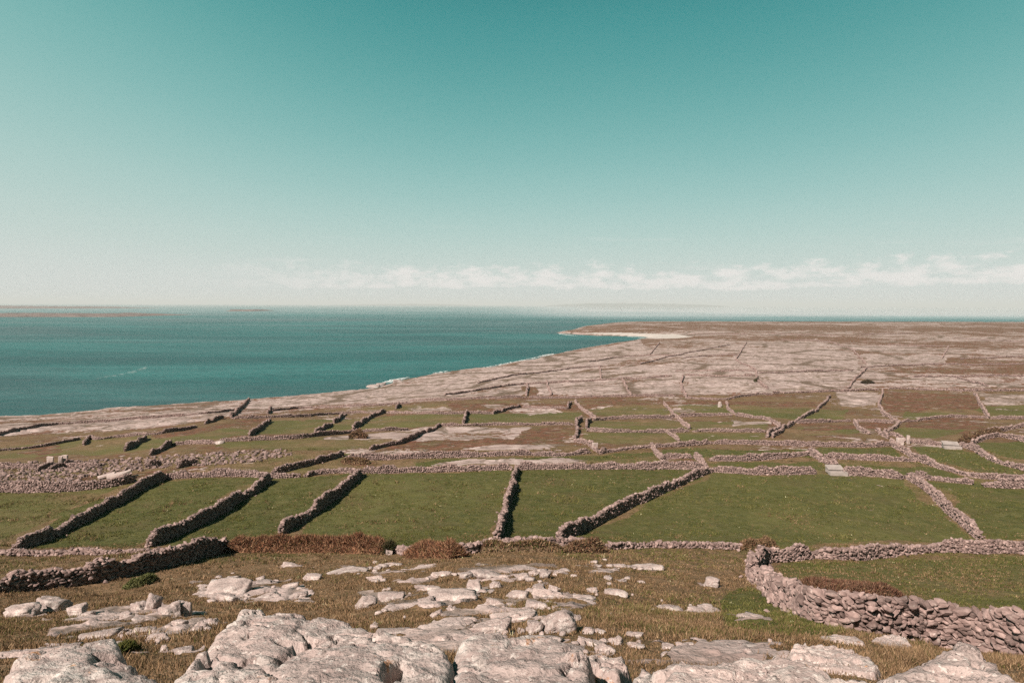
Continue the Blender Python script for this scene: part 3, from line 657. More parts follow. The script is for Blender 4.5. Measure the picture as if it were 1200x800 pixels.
# ------------------------------------------------------------------ the walls: base line in photo pixels, height, width, what it looks like
WALLS = [
 # nearest
 ([(-60, 702), (0, 693), (100, 683), (187, 666), (240, 653), (268, 643)], 1.45, .9, 'dark shaded dry stone wall nearest on the left, with a thin sunlit crest'),
 ([(949, 654), (925, 657), (899, 659), (884, 668), (889, 687), (908, 704), (940, 724), (1000, 738), (1077, 752), (1140, 760), (1215, 768)], 1.45, .95, 'large hooked stone wall at right foreground, built of big tilted pale slabs'),
 ([(953, 654), (985, 656), (1033, 652), (1075, 647), (1112, 646), (1160, 647), (1260, 645)], 1.25, .9, 'pale stone wall closing the back of the small right-hand enclosure'),
 # near base line of the big green fields
 ([(-60, 652), (0, 649), (77, 649), (150, 647), (185, 645)], .55, 1.1, 'low tumbled row of pale stones below the left green fields'),
 ([(268, 643), (340, 644), (400, 644), (452, 645)], .75, .8, 'low wall buried under the long brown hedge left of centre'),
 ([(458, 647), (480, 650), (520, 651), (556, 648), (575, 641)], .65, .7, 'short low wall with a curved pale end below the central dividing wall'),
 ([(582, 642), (640, 643), (707, 643)], .75, .7, 'low overgrown stone wall along the foot of the middle field'),
 ([(707, 643), (760, 641), (800, 642), (845, 643), (885, 642)], .7, .8, 'low crumbling row of pale stones along the foot of the large right field'),
 # fields
 ([(22, 645), (67, 629), (133, 593), (165, 573), (192, 562)], 1.7, .8, 'dark wall slanting up between the two left green fields, first from the left'),
 ([(172, 641), (190, 634), (240, 611), (290, 580), (318, 564)], 1.7, .8, 'dark wall slanting up between green fields, second from the left'),
 ([(331, 627), (365, 604), (405, 574), (422, 556)], 1.65, .8, 'dark wall slanting up to a pointed end, third from the left'),
 ([(582, 633), (591, 600), (599, 570), (604, 551)], 1.55, .75, 'straight upright-looking wall splitting the central green fields'),
 ([(652, 632), (700, 612), (740, 594), (790, 572), (836, 551)], 1.5, .85, 'sunlit diagonal wall rising right from the middle field to the long wall'),
 ([(1062, 560), (1085, 576), (1115, 604), (1148, 632)], 1.6, .9, 'broad wall descending right between the two right-hand green fields'),
 # long wall behind the fields
 ([(358, 559), (372, 555), (400, 553), (424, 555)], 1.3, 1.0, 'pale short wall end left of the pointed diagonal wall'),
 ([(424, 555), (480, 554), (540, 552), (600, 550)], 1.35, 1.2, 'long pale wall along the top of the centre-left green field'),
 ([(604, 550), (660, 549), (720, 549), (780, 549), (824, 549)], 1.3, 1.2, 'long pale wall along the top of the middle green field'),
 ([(832, 552), (880, 556), (920, 556), (956, 555)], 1.45, 1.3, 'thick pale wall along the top of the large field, left of the trough'),
 ([(984, 555), (1020, 558), (1058, 562)], 1.5, 1.5, 'thick pale wall along the top of the large field, right of the trough'),
 ([(1066, 560), (1100, 563), (1140, 567)], 1.4, 1.3, 'pale wall ending at a field gap at the far right'),
 ([(1152, 570), (1200, 572), (1280, 574)], 1.5, 1.6, 'broad pale wall right of the field gap at the picture edge'),
 ([(-60, 578), (0, 576), (50, 576), (100, 574), (140, 569), (160, 564)], 1.6, 1.6, 'thick rubble wall above the leftmost pale green field'),
 ([(190, 561), (240, 558), (290, 558), (316, 560), (352, 559)], 1.3, 1.3, 'rubble wall along the top of the second left green field'),
 ([(320, 556), (352, 549), (380, 541), (402, 534)], 1.35, .8, 'dark jagged wall climbing right from the end of a slanting wall'),
 # second long wall
 ([(-60, 549), (0, 548), (60, 548), (120, 546)], 1.3, 1.4, 'left end of the upper rubble wall behind the leftmost field'),
 ([(406, 539), (440, 539), (480, 537), (540, 536), (600, 534), (624, 533)], 1.2, 1.0, 'brownish wall in the strip above the centre-left field'),
 ([(624, 534), (660, 535), (692, 531)], 1.2, .9, 'stony wall left of the small walled pen at the centre'),
 ([(702, 532), (720, 529), (760, 525), (800, 523), (832, 520)], 1.2, 1.0, 'wall running right from the small walled pen at the centre'),
 ([(832, 520), (880, 521), (920, 522), (960, 523), (1020, 524), (1044, 522)], 1.3, 1.1, 'long level wall above the narrow green strip right of centre'),
 ([(1044, 519), (1056, 530), (1090, 546), (1132, 558), (1160, 562), (1215, 561)], 1.5, 1.1, 'thick wall running diagonally down right below the white block'),
 ([(1062, 518), (1090, 521), (1104, 522)], 1.3, 1.0, 'short wall between the little pen and the white block'),
 ([(1128, 522), (1136, 526), (1160, 540), (1215, 556)], 1.5, 1.1, 'diagonal wall falling to the right edge from the white block'),
 ([(1128, 517), (1145, 511), (1170, 506), (1215, 498)], 1.4, .8, 'wall curving up to the right edge above a brown bank'),
 ([(1138, 522), (1155, 514), (1172, 511), (1200, 518), (1240, 522)], 1.3, .8, 'arched wall round the small field at the right edge'),
 ([(776, 538), (812, 537)], 1.0, .8, 'short wall along the top of a small brown plot'),
 ([(830, 540), (880, 540), (920, 537), (948, 533)], 1.3, 1.1, 'middle wall of the three stacked walls right of centre'),
 ([(948, 532), (962, 541), (980, 547)], 1.4, 1.0, 'short wall dropping to the concrete trough'),
 ([(966, 537), (1000, 538), (1038, 540), (1074, 541)], 1.3, 1.1, 'wall of pale rubble above and right of the trough'),
 ([(764, 523), (770, 530), (777, 539)], 1.1, .9, 'short linking wall at the left end of the brown plot'),
 ([(814, 535), (822, 541), (829, 549)], 1.1, 1.0, 'short linking wall at the right end of the brown plot'),
 # the belt of small fields
 ([(778, 473), (784, 480), (792, 489), (800, 496), (808, 503)], 1.3, .8, 'pale wall slanting down through three green strips right of centre'),
 ([(778, 505), (784, 510), (796, 517)], 1.2, .7, 'short pale wall slanting down to the long wall right of centre'),
 ([(694, 493), (720, 491), (760, 490), (792, 490)], 1.2, .8, 'level wall under the green strip right of the twin dark stubs'),
 ([(796, 489), (830, 487), (858, 487)], 1.2, .8, 'level wall under the green strip with the white stone'),
 ([(851, 472), (852, 478), (856, 484), (862, 486)], 1.2, .7, 'short pale hooked wall beside the white stone'),
 ([(862, 487), (880, 489), (902, 493), (912, 499), (914, 504), (902, 508), (898, 513)], 1.3, .8, 'S-shaped wall bending round a bare rocky corner'),
 ([(688, 505), (720, 507), (760, 507), (808, 506)], 1.1, .8, 'lower level wall right of the twin dark stubs'),
 ([(812, 506), (860, 506), (900, 506)], 1.1, .8, 'low level wall leading to the S-shaped wall'),
 ([(906, 513), (918, 504), (930, 496), (942, 489), (953, 483)], 1.3, .8, 'reddish wall slanting up right from the S-shaped wall'),
 ([(954, 483), (962, 478), (968, 471), (973, 465)], 1.2, .7, 'thin wall continuing up to the pavement beside a brown patch'),
 ([(934, 496), (960, 495), (985, 494), (998, 494)], 1.1, .7, 'low wall along the top of a brown and green plot'),
 ([(1002, 494), (1020, 494), (1048, 496)], 1.1, .7, 'low wall along the top of a small dark brown plot'),
 ([(1035, 458), (1032, 468), (1031, 479), (1038, 488), (1054, 495)], 1.4, .8, 'pale curving wall along the left side of the large brown field'),
 ([(1054, 496), (1050, 501), (1046, 504), (1038, 507)], 1.1, .7, 'short hooked wall at the lower corner of the small dark brown plot'),
 ([(1000, 494), (1006, 503), (1017, 509)], 1.2, .8, 'short wall sloping down at the left of the small dark brown plot'),
 ([(1026, 504), (1032, 509), (1040, 514)], 1.2, .8, 'short stub wall just above the little pen'),
 ([(1038, 511), (1048, 510), (1060, 518)], 1.2, .8, 'back wall of the little pen with pale gate stones'),
 ([(1142, 462), (1148, 473), (1153, 481), (1159, 490)], 1.5, .8, 'dark-sided wall along the right side of the large brown field'),
 ([(1056, 495), (1088, 492), (1108, 489), (1130, 489), (1157, 490)], 1.0, .7, 'low wall closing the bottom of the large brown field'),
 ([(1161, 491), (1180, 491), (1240, 488)], 1.2, .8, 'wall under the far right green plot'),
 ([(542, 497), (545, 490), (549, 484)], 1.6, .8, 'short dark stub wall standing alone left of centre'),
 ([(500, 507), (512, 502), (516, 499)], 1.3, .8, 'small dark wall piece at the top of a dark chain of walls'),
 ([(434, 528), (450, 524), (466, 521), (480, 516), (490, 511), (499, 507)], 1.4, .8, 'dark wall snaking up right above the brownish strip'),
 ([(578, 485), (590, 481), (610, 477)], 1.3, .8, 'dark thin wall lying along a rust coloured patch'),
 ([(612, 477), (640, 479), (664, 479)], 1.0, .7, 'low wall along the bottom of the rust coloured patch'),
 ([(664, 479), (666, 475), (669, 473)], 1.7, .8, 'tiny dark hooked wall right of the rust coloured patch'),
 ([(674, 470), (679, 478), (688, 485), (698, 491)], 1.3, .8, 'pale wall slanting down to the twin dark stubs'),
 ([(674, 501), (677, 496), (681, 493)], 1.7, .9, 'upper left one of the dark stubs at the centre'),
 ([(674, 516), (675, 509), (677, 503)], 1.7, .9, 'lower dark stub at the centre, beside a yellowish plot'),
 ([(686, 502), (688, 497), (692, 494)], 1.7, .9, 'right-hand one of the dark stubs at the centre'),
 ([(672, 518), (682, 519), (692, 520)], 1.1, .8, 'short pale wall below the dark stubs'),
 ([(692, 520), (694, 526), (700, 530)], 1.3, .8, 'side wall of the small walled pen at the centre'),
 ([(516, 499), (540, 499), (580, 498), (620, 498), (672, 498)], 1.0, .8, 'low level wall across the strip left of the dark stubs'),
 ([(258, 518), (300, 516), (352, 514), (384, 510), (414, 507), (450, 505), (480, 504)], 1.2, .8, 'long low wall under the dark slanting pieces at left centre'),
 ([(272, 491), (340, 489), (406, 484), (450, 484)], 1.1, .8, 'long thin wall along the top of the far left green strips'),
 ([(452, 484), (500, 485), (532, 485), (578, 485)], 1.0, .8, 'low wall along a thin pale band of bare rock'),
 ([(294, 511), (305, 502), (318, 494)], 1.6, .8, 'dark slanting wall left of a dark green plot'),
 ([(370, 509), (380, 503), (390, 498)], 1.6, .8, 'lower half of a broken dark slanting wall right of a dark green plot'),
 ([(392, 496), (398, 491), (406, 486)], 1.6, .8, 'upper half of a broken dark slanting wall right of a dark green plot'),
 ([(415, 504), (424, 496), (434, 489), (444, 486), (453, 483)], 1.6, .8, 'dark curved slanting wall farther right of the dark green plot'),
 ([(271, 490), (277, 483), (284, 477), (288, 472), (293, 469)], 1.8, .9, 'dark zigzag wall reaching the shore edge'),
 ([(314, 485), (318, 478)], 1.8, .9, 'tiny dark stub wall near the shore edge'),
 ([(240, 497), (250, 494), (262, 490)], 1.5, .8, 'dark low wall piece at the edge of the left shore slabs'),
 ([(145, 529), (158, 522), (173, 514)], 1.6, .8, 'dark slanting wall in the far left green strip'),
 ([(177, 534), (188, 528), (200, 522)], 1.6, .8, 'dark slanting wall just above the rubble at left'),
 ([(202, 522), (225, 520), (240, 520), (253, 520)], 1.0, .8, 'thin dark wall running level to a small boulder at left'),
 ([(98, 522), (106, 514), (112, 516), (140, 512), (166, 510), (192, 508), (230, 501)], 1.2, .8, 'brownish winding wall across the far left strips'),
 ([(-60, 519), (0, 510), (50, 499), (100, 495), (150, 492), (200, 488), (250, 484), (276, 481)], 1.2, .8, 'long dark thin wall along the left shore slabs'),
 ([(-40, 531), (20, 527), (60, 522), (94, 515)], 1.0, .8, 'faint brown wall at the left edge of the far strips'),
 ([(318, 482), (352, 478), (400, 477), (440, 475), (480, 473)], 1.0, .8, 'thin wall along the top of the strips left of centre'),
 ([(464, 479), (468, 474)], 1.7, .9, 'tiny dark stub on the thin wall left of centre'),
 ([(480, 470), (520, 469), (560, 467), (617, 466)], 1.1, .8, 'straight wall at the foot of the coastal pavement, left of the dark bend'),
 ([(620, 466), (680, 466), (720, 465), (792, 464)], 1.1, .8, 'straight wall at the foot of the central pale pavement'),
 ([(804, 467), (848, 469), (880, 463), (905, 463)], 1.1, .8, 'wavy wall at the foot of the pavement right of centre'),
 # out on the pavement
 ([(617, 450), (619, 456), (616, 464)], 1.6, .9, 'short dark bent wall on the central pavement'),
 ([(560, 449), (600, 440), (640, 436), (675, 431), (707, 429)], 1.1, .9, 'long thin wall running parallel to the shore on the pavement'),
 ([(750, 427), (775, 420), (800, 415), (825, 410), (855, 404)], 1.2, .9, 'long wall curving up the pavement toward the headland'),
 ([(800, 420), (830, 417), (865, 416)], 1.1, .9, 'short level wall branching toward the distant dark corner'),
 ([(875, 401), (869, 411), (862, 422)], 1.5, 1.0, 'brown wall rising at the left of the large pale rock sheet'),
 ([(862, 422), (876, 429), (887, 434), (886, 446), (900, 456)], 1.4, .9, 'zigzag wall falling below the large pale rock sheet'),
 ([(801, 441), (798, 451), (800, 458), (804, 465)], 1.5, .9, 'curved wall with a dark top on the right of the central pavement'),
 ([(520, 463), (600, 451), (640, 449), (700, 446), (745, 444), (787, 441)], 1.1, .9, 'long dark level wall across the central pavement'),
 ([(803, 440), (845, 441), (884, 440)], 1.1, .9, 'level wall between the curved wall and the zigzag wall'),
 ([(702, 428), (704, 437), (704, 446)], 1.1, .9, 'short upright brown wall in the middle of the pavement'),
 ([(792, 435), (840, 435), (884, 435)], 1.0, .9, 'faint level wall left of the zigzag wall'),
 ([(890, 437), (930, 436), (962, 435), (1000, 434)], 1.1, .9, 'brown level wall along the foot of the large pale rock sheet'),
 ([(1007, 431), (1060, 428), (1125, 427), (1240, 426)], 1.1, .9, 'long level wall across the right-hand pavement'),
 ([(1000, 411), (1006, 417), (1015, 427)], 1.4, 1.0, 'brown wall falling at the right of the large pale rock sheet'),
 ([(994, 455), (1004, 443), (1016, 432)], 1.4, .9, 'thin pale wall rising beside a dark bush on the pavement'),
 ([(1115, 442), (1135, 447), (1157, 453)], 1.3, .9, 'dark wall slanting down right on the right-hand pavement'),
 ([(805, 392), (840, 391.5), (876, 392)], 1.4, 1.0, 'thin distant wall just right of the pale beach'),
 ([(762, 415), (768, 408), (773, 402)], 1.4, 1.0, 'short brown wall rising toward the beach on the pavement'),
 ([(690, 424), (720, 419), (750, 417), (790, 416.5)], 1.3, 1.0, 'faint wall parallel to the long curving wall, nearer the shore'),
 ([(900, 391), (940, 392), (978, 394)], 1.5, 1.0, 'thin dark wall far out near the back of the plain, centre right'),
 ([(970, 400), (988, 406), (1002, 411)], 1.4, 1.0, 'brown wall slanting into the top of the falling wall by the pale rock sheet'),
 ([(1007, 392), (1040, 391.5), (1068, 391)], 1.5, 1.0, 'thin wall far out at the back of the plain, right'),
 ([(1118, 396), (1150, 398.5), (1200, 401), (1240, 402)], 1.5, 1.0, 'long thin wall slanting along the far right of the plain'),
 ([(1040, 404), (1080, 405.5), (1112, 406)], 1.4, 1.0, 'thin level wall across the middle of the far right plain'),
 ([(1112, 406), (1108, 413), (1104, 420)], 1.4, 1.0, 'short wall dropping from the middle of the far right plain'),
 ([(1125, 421), (1170, 419), (1240, 417)], 1.3, 1.0, 'thin wall above the long level wall at the right edge'),
 ([(915, 398), (950, 399), (970, 400)], 1.4, 1.0, 'thin level wall behind the large pale rock sheet'),
 ([(640, 446), (643, 455), (646, 463)], 1.1, .9, 'narrow brown wall crossing the pale pavement near the dark bend'),
 ([(730, 445), (734, 455), (740, 463)], 1.1, .9, 'narrow wall crossing the pale pavement, middle one'),
 ([(1070, 442), (1110, 441), (1160, 441), (1240, 440)], 1.2, .9, 'thin level wall over the dark slanting wall at right'),
 ([(905, 461), (940, 460), (975, 459), (1030, 457)], 1.1, .9, 'level wall at the top of the brown and green plots, right of centre'),
 ([(1040, 456), (1080, 457), (1140, 459), (1240, 457)], 1.1, .9, 'level wall along the top of the large brown field'),
]
for pts, hh, ww, lab in WALLS:
    dark = 'tumbled' in lab or 'crumbling' in lab
    hook = 'hooked stone wall' in lab
    stone_wall(pts, hh, ww * (.72 if hook else 1), lab, stone=.215 if hook else None, prof=[(0, .75), (.25, .95), (.45, .80), (.62, .72), (.8, .86), (1, 1.0)] if hook else None, loose=1.2 if dark else .35 if pts[0][1] > 530 else 0)

# ------------------------------------------------------------------ single rocks lying on the hillside
def rock(px, py, wpx, hpx, label, group=None, sub=4, name='rock', depth=None, yaw=None, tall=False, flat=False, dist=None, lift=0.0, mat=None):
    r = np.random.default_rng(int(px * 131 + py * 977 + wpx * 13) % (2 ** 31))
    g = cast([px], [py])[0] if dist is None else rays(px, py)[0] * dist
    d = g[1]
    w = wpx * d / F; h = hpx * d / F
    dp = depth or (w * r.uniform(.55, .8) if not tall else w * .9)
    V, Fc = rock_shape(sub, r, 8, 46, True, .07, int(px))
    if flat: V[:, 2] *= .9
    yaw = r.uniform(-.45, .45) if yaw is None else yaw
    R = euler_mats(np.array([yaw]), np.array([r.normal(-.10, .10)]), np.array([r.normal(0, .10)]))[0]
    hz = max(h * .62, .06)
    V = (V * np.array([w * .58, dp * .58, hz])) @ R.T
    cx, cy = g[0], g[1] + dp * .42
    zc = float(H(np.array([cx]), np.array([cy]))[0])
    zc = min(zc, g[2]) if dist is None else g[2]
    P = np.array([cx, cy, zc + hz * (.24 if flat else .34 if not tall else .42) + lift])
    # weathering: pits and rough skin in metres
    if sub >= 3:
        q = V + P; sc = min(w, 1.2)
        rid = 1 - np.abs(fbm3(q * (2.2 / max(sc, .3)), 3, 5)) * 2.2
        bed = np.abs(((q[:, 2] + .06 * fbm3(q * 2.5, 2, 8)) / (.16 * max(sc, .5))) % 1 - .5)
        dis = .05 * sc * fbm3(q * 5.0, 4, 3) - .13 * sc * np.clip(rid - .78, 0, 1) / .22 * .55 - .045 * sc * sstep(.10, .02, bed)
        V = V + (V / (np.linalg.norm(V, axis=1)[:, None] + 1e-6)) * dis[:, None]
    tone = np.full(len(V), float(np.clip(r.normal(.55, .16), 0, 1)))
    o = mesh_obj(name, V, Fc, mat or M_rock, True, {'tone': tone})
    o.location = P
    for p in o.data.polygons: pass
    return props(o, label, 'rock', group)

ROCKS = [
 (18, 722, 36, 15, 'pale capped rock at the left edge of a dark-undercut row', {}),
 (54, 716, 40, 22, 'large flat-topped slab in the left dark-undercut row below the shaded wall', {'yaw': -.3}),
 (85, 722, 23, 18, 'squarish grey block right of the left dark-undercut row', {'tall': True}),
 (99, 723, 20, 9, 'small low rock at the right foot of the squarish grey block', {}),
 (175, 716, 15, 24, 'thin standing stone at the left of the broken pile of upright stones', {'tall': True}),
 (160, 716, 17, 13, 'pale blocky rock left of the thin standing stone', {}),
 (194, 724, 25, 20, 'leaning pale block between two standing stones', {'tall': True, 'yaw': .4}),
 (215, 722, 15, 25, 'tall narrow leaning stone, right one of the upright pile', {'tall': True}),
 (145, 725, 15, 12, 'small dark-sided block below the upright pile', {'tall': True}),
 (166, 729, 28, 9, 'flat pale slab in front of the upright pile', {'flat': True}),
 (166, 742, 28, 11, 'tilted slab left of centre among the slabs under the upright pile', {'flat': True}),
 (180, 750, 28, 13, 'wedge-shaped slab, lowest under the upright pile', {'flat': True}),
 (105, 749, 46, 12, 'long pale outcrop lying in brown grass left of the slabs', {'flat': True}),
 (137, 744, 24, 11, 'pale outcrop touching the right end of the long outcrop', {'flat': True}),
 (126, 760, 34, 10, 'low rounded slab beside a green tuft above the big left slab', {'flat': True}),
 (206, 735, 20, 12, 'broken block at the foot of the upright pile', {}),
 (233, 738, 15, 14, 'dark cracked block at the right end of the upright pile', {}),
 (247, 733, 14, 12, 'small block between the upright pile and the great boulder', {}),
 (60, 768, 46, 11, 'flat grey outcrop above the left corner slab', {'flat': True}),
 (12, 772, 28, 13, 'grey rock at the bottom left edge', {}),
 (191, 762, 10, 8, 'small reddish stone in the grass left of the great boulder', {}),
 (212, 765, 24, 7, 'thin flat slab against the left foot of the great boulder', {'flat': True}),
 (262, 696, 54, 17, 'broad stepped outcrop with a dark right end, upper left of the great boulder', {'yaw': .2}),
 (270, 679, 20, 6, 'small cap rock just above the broad stepped outcrop', {'flat': True}),
 (310, 685, 26, 7, 'flat rock right of the broad stepped outcrop', {'flat': True}),
 (263, 704, 32, 10, 'low long block in front of the broad stepped outcrop', {}),
 (308, 701, 32, 6, 'thin pale strip of rock above the great boulder', {'flat': True}),
 (338, 689, 20, 8, 'rounded flat stone above and left of the great boulder', {'flat': True}),
 (347, 701, 26, 9, 'pale rock with a dark right end just above the great boulder', {}),
 (364, 679, 24, 9, 'pointed pale slab in grass above the great boulder', {'flat': True}),
 (338, 664, 24, 5, 'thin rock with a dark end nearest the brown hedge', {'flat': True}),
 (402, 672, 46, 6, 'long thin flush slab below the brown hedge', {'flat': True}),
 (428, 713, 28, 15, 'pale sloping rock left of the central outcrops', {}),
 (440, 680, 17, 8, 'small block right of the long thin flush slab', {}),
 (442, 667, 10, 5, 'dark little stone below the hedge gap', {}),
 (458, 663, 22, 5, 'thin pale slab below the hedge gap', {'flat': True}),
 (459, 704, 30, 12, 'rounded rock with a black hollow left of the long central ledge', {}),
 (500, 692, 30, 9, 'smooth oval rock above the left end of the long central ledge', {'flat': True}),
 (530, 706, 66, 15, 'long pale broken ledge at the centre of the hillside', {'depth': 1.1}),
 (556, 694, 23, 14, 'blocky rock with a black right side on top of the long ledge', {'tall': True}),
 (580, 688, 15, 7, 'small pale stone right of the black-sided block', {}),
 (500, 709, 24, 11, 'broken corner rock at the left end of the long ledge', {}),
 (512, 722, 17, 9, 'slanting small slab below the long ledge', {'flat': True, 'yaw': .7}),
 (531, 716, 13, 6, 'pinkish little stone below the long ledge', {}),
 (517, 676, 28, 7, 'pale flat rock, left of the upper row of three', {'flat': True}),
 (545, 677, 20, 8, 'pale rock, middle of the upper row of three', {}),
 (571, 679, 38, 11, 'pale rugged rock, right of the upper row of three', {}),
 (582, 712, 24, 13, 'rough rock right of the long ledge', {}),
 (608, 701, 25, 13, 'craggy rock with dark nicks, centre right', {}),
 (630, 713, 28, 14, 'pale lower rock of the clustered blocks', {}),
 (634, 692, 15, 11, 'left one of two square blocks on the clustered blocks', {}),
 (648, 694, 12, 12, 'right one of two square blocks on the clustered blocks', {}),
 (642, 700, 40, 8, 'flat bed stone under the two square blocks', {'flat': True}),
 (660, 703, 14, 9, 'end stone right of the clustered blocks', {}),
 (614, 678, 13, 10, 'left square block of the upper pale trio', {}),
 (626, 674, 13, 8, 'middle block of the upper pale trio', {}),
 (638, 677, 13, 12, 'right squarest block of the upper pale trio', {'tall': True}),
 (655, 672, 16, 6, 'thin slab trailing right of the upper pale trio', {'flat': True}),
 (462, 745, 52, 9, 'long pale slab just above the great boulder, right side', {'flat': True}),
 (466, 748, 26, 6, 'short pale slab below the long slab by the great boulder', {'flat': True}),
 (438, 736, 10, 5, 'tiny dark-ended stone above the great boulder', {}),
 (544, 734, 28, 9, 'flat bright slab left of the cracked outcrop', {'flat': True}),
 (578, 743, 44, 16, 'bright slab with a black right edge in the cracked outcrop', {}),
 (606, 731, 60, 14, 'broad bright slab at the top of the cracked outcrop', {}),
 (557, 749, 28, 9, 'small tilted slab in the brown grass pocket', {'flat': True}),
 (583, 754, 26, 12, 'triangular pale slab at the foot of the cracked outcrop', {}),
 (518, 752, 24, 10, 'pointed pale slab above the square foreground block', {}),
 (628, 741, 20, 16, 'dark fissured block beside the big leaning triangle', {'tall': True}),
 (657, 740, 48, 29, 'big leaning triangular slab, the sharpest rock in the middle', {'tall': True, 'depth': .6}),
 (676, 728, 14, 10, 'rounded stone touching the right of the leaning triangle', {}),
 (640, 752, 44, 8, 'pavement slab below the leaning triangle', {'flat': True}),
 (686, 703, 28, 7, 'tapering pale flat rock right of the clustered blocks', {'flat': True}),
 (695, 694, 15, 8, 'small hump of rock above the tapering flat rock', {}),
 (722, 697, 30, 8, 'pale flush rock right of the small hump', {}),
 (785, 714, 30, 8, 'lone slanting flat rock in dry grass right of centre', {'flat': True, 'yaw': -.5}),
 (830, 718, 38, 8, 'long low rock left of the green patch', {'flat': True}),
 (836, 687, 20, 13, 'bright white lone boulder on open dry grass', {}),
 (889, 728, 30, 10, 'oblong plank-like stone below the hooked wall', {'flat': True, 'yaw': -.75}),
 (871, 723, 15, 5, 'little flat stone left of the plank-like stone', {'flat': True}),
 (725, 756, 16, 14, 'upright pale flag right of the cracked outcrop', {'tall': True}),
 (700, 741, 23, 7, 'flat cap stone above the right flags', {'flat': True}),
 (690, 757, 30, 12, 'pale flag left of the upright pale flag', {}),
 (709, 766, 25, 16, 'rough pale flag above the holed block', {}),
 (745, 759, 24, 8, 'low flag at the right end of the flags', {'flat': True}),
 (745, 746, 18, 5, 'thin flag alone above the right flags', {'flat': True}),
 (675, 765, 34, 9, 'flag between the foreground block and the rough flag', {'flat': True}),
 (808, 757, 20, 6, 'low hump of rock above the wide right slab', {'flat': True}),
 (785, 760, 16, 6, 'little flush stone left of the low hump', {'flat': True}),
 (872, 760, 64, 8, 'long narrow ridge of rock above the wide right slab', {'flat': True, 'yaw': -.15}),
 (826, 772, 30, 10, 'rough pale rock on the upper edge of the wide right slab', {'flat': True}),
 (700, 664, 16, 4, 'tiny flush stone, left of the topmost stones on the dry grass', {'flat': True}),
 (728, 664, 20, 4, 'flush stone, middle of the topmost stones on the dry grass', {'flat': True}),
 (762, 667, 36, 5, 'long flush stone, right of the topmost stones on the dry grass', {'flat': True}),
 (713, 679, 11, 5, 'pinkish stone at the left of the sparse middle row', {}),
 (730, 682, 11, 5, 'pale stone in the middle of the sparse middle row', {}),
 (752, 683, 9, 4, 'pale stone at the right of the sparse middle row', {}),
 (256, 520, 12, 5, 'small dark boulder at the end of a thin wall, left', {'sub': 3}),
 (844, 477, 5, 8, 'bright white upright stone in a far green strip', {'sub': 3, 'tall': True}),
]
for px, py, w, h, lab, kw in ROCKS: rock(px, py, w, h, lab, **kw)

# loose chips that nothing tells apart
def chips(poly, n, lo, hi, label, group, seed):
    r = np.random.default_rng(seed); k = 0
    host = [q for q in ROCKS if pip(np.array([float(q[0])]), np.array([float(q[1])]), poly)[0]]
    xs = [p[0] for p in poly]; ys = [p[1] for p in poly]
    while k < n:
        if host and r.uniform() < .8:
            h = host[r.integers(len(host))]; x = h[0] + r.normal(0, .75) * h[2] * .7; y = h[1] + r.normal(-.5, 2.6)
        else: x, y = r.uniform(min(xs), max(xs)), r.uniform(min(ys), max(ys))
        if not pip(np.array([x]), np.array([y]), poly)[0]: continue
        w = lo + (hi - lo) * r.uniform() ** 1.8; rock(x, y, w, w * r.uniform(.3, .6), label, group, sub=2); k += 1
chips([(690, 655), (870, 655), (900, 680), (860, 735), (760, 745), (700, 715)], 30, 3, 10, 'small loose pale stone in the open dry grass right of centre', 'loose stones in the right-hand dry grass', 1)
chips([(380, 660), (680, 658), (690, 720), (600, 722), (400, 728)], 60, 4, 15, 'small loose pale stone between the outcrops in the middle of the hillside', 'loose stones between the middle outcrops', 2)
chips([(240, 672), (380, 670), (400, 705), (240, 712)], 22, 4, 13, 'small loose pale stone near the stepped outcrop on the left', 'loose stones by the stepped outcrop', 3)
chips([(90, 715), (260, 715), (240, 760), (90, 756)], 34, 5, 15, 'small broken stone among the upright pile on the left', 'broken stones by the upright pile', 4)
chips([(540, 735), (760, 740), (765, 775), (690, 775), (540, 757)], 26, 5, 16, 'small pale chip between the flags in front of the triangle', 'chips between the foreground flags', 5)
chips([(770, 755), (930, 752), (940, 772), (780, 770)], 16, 6, 18, 'small pale stone in brown grass along the wide right slab', 'small stones along the right slab', 6)

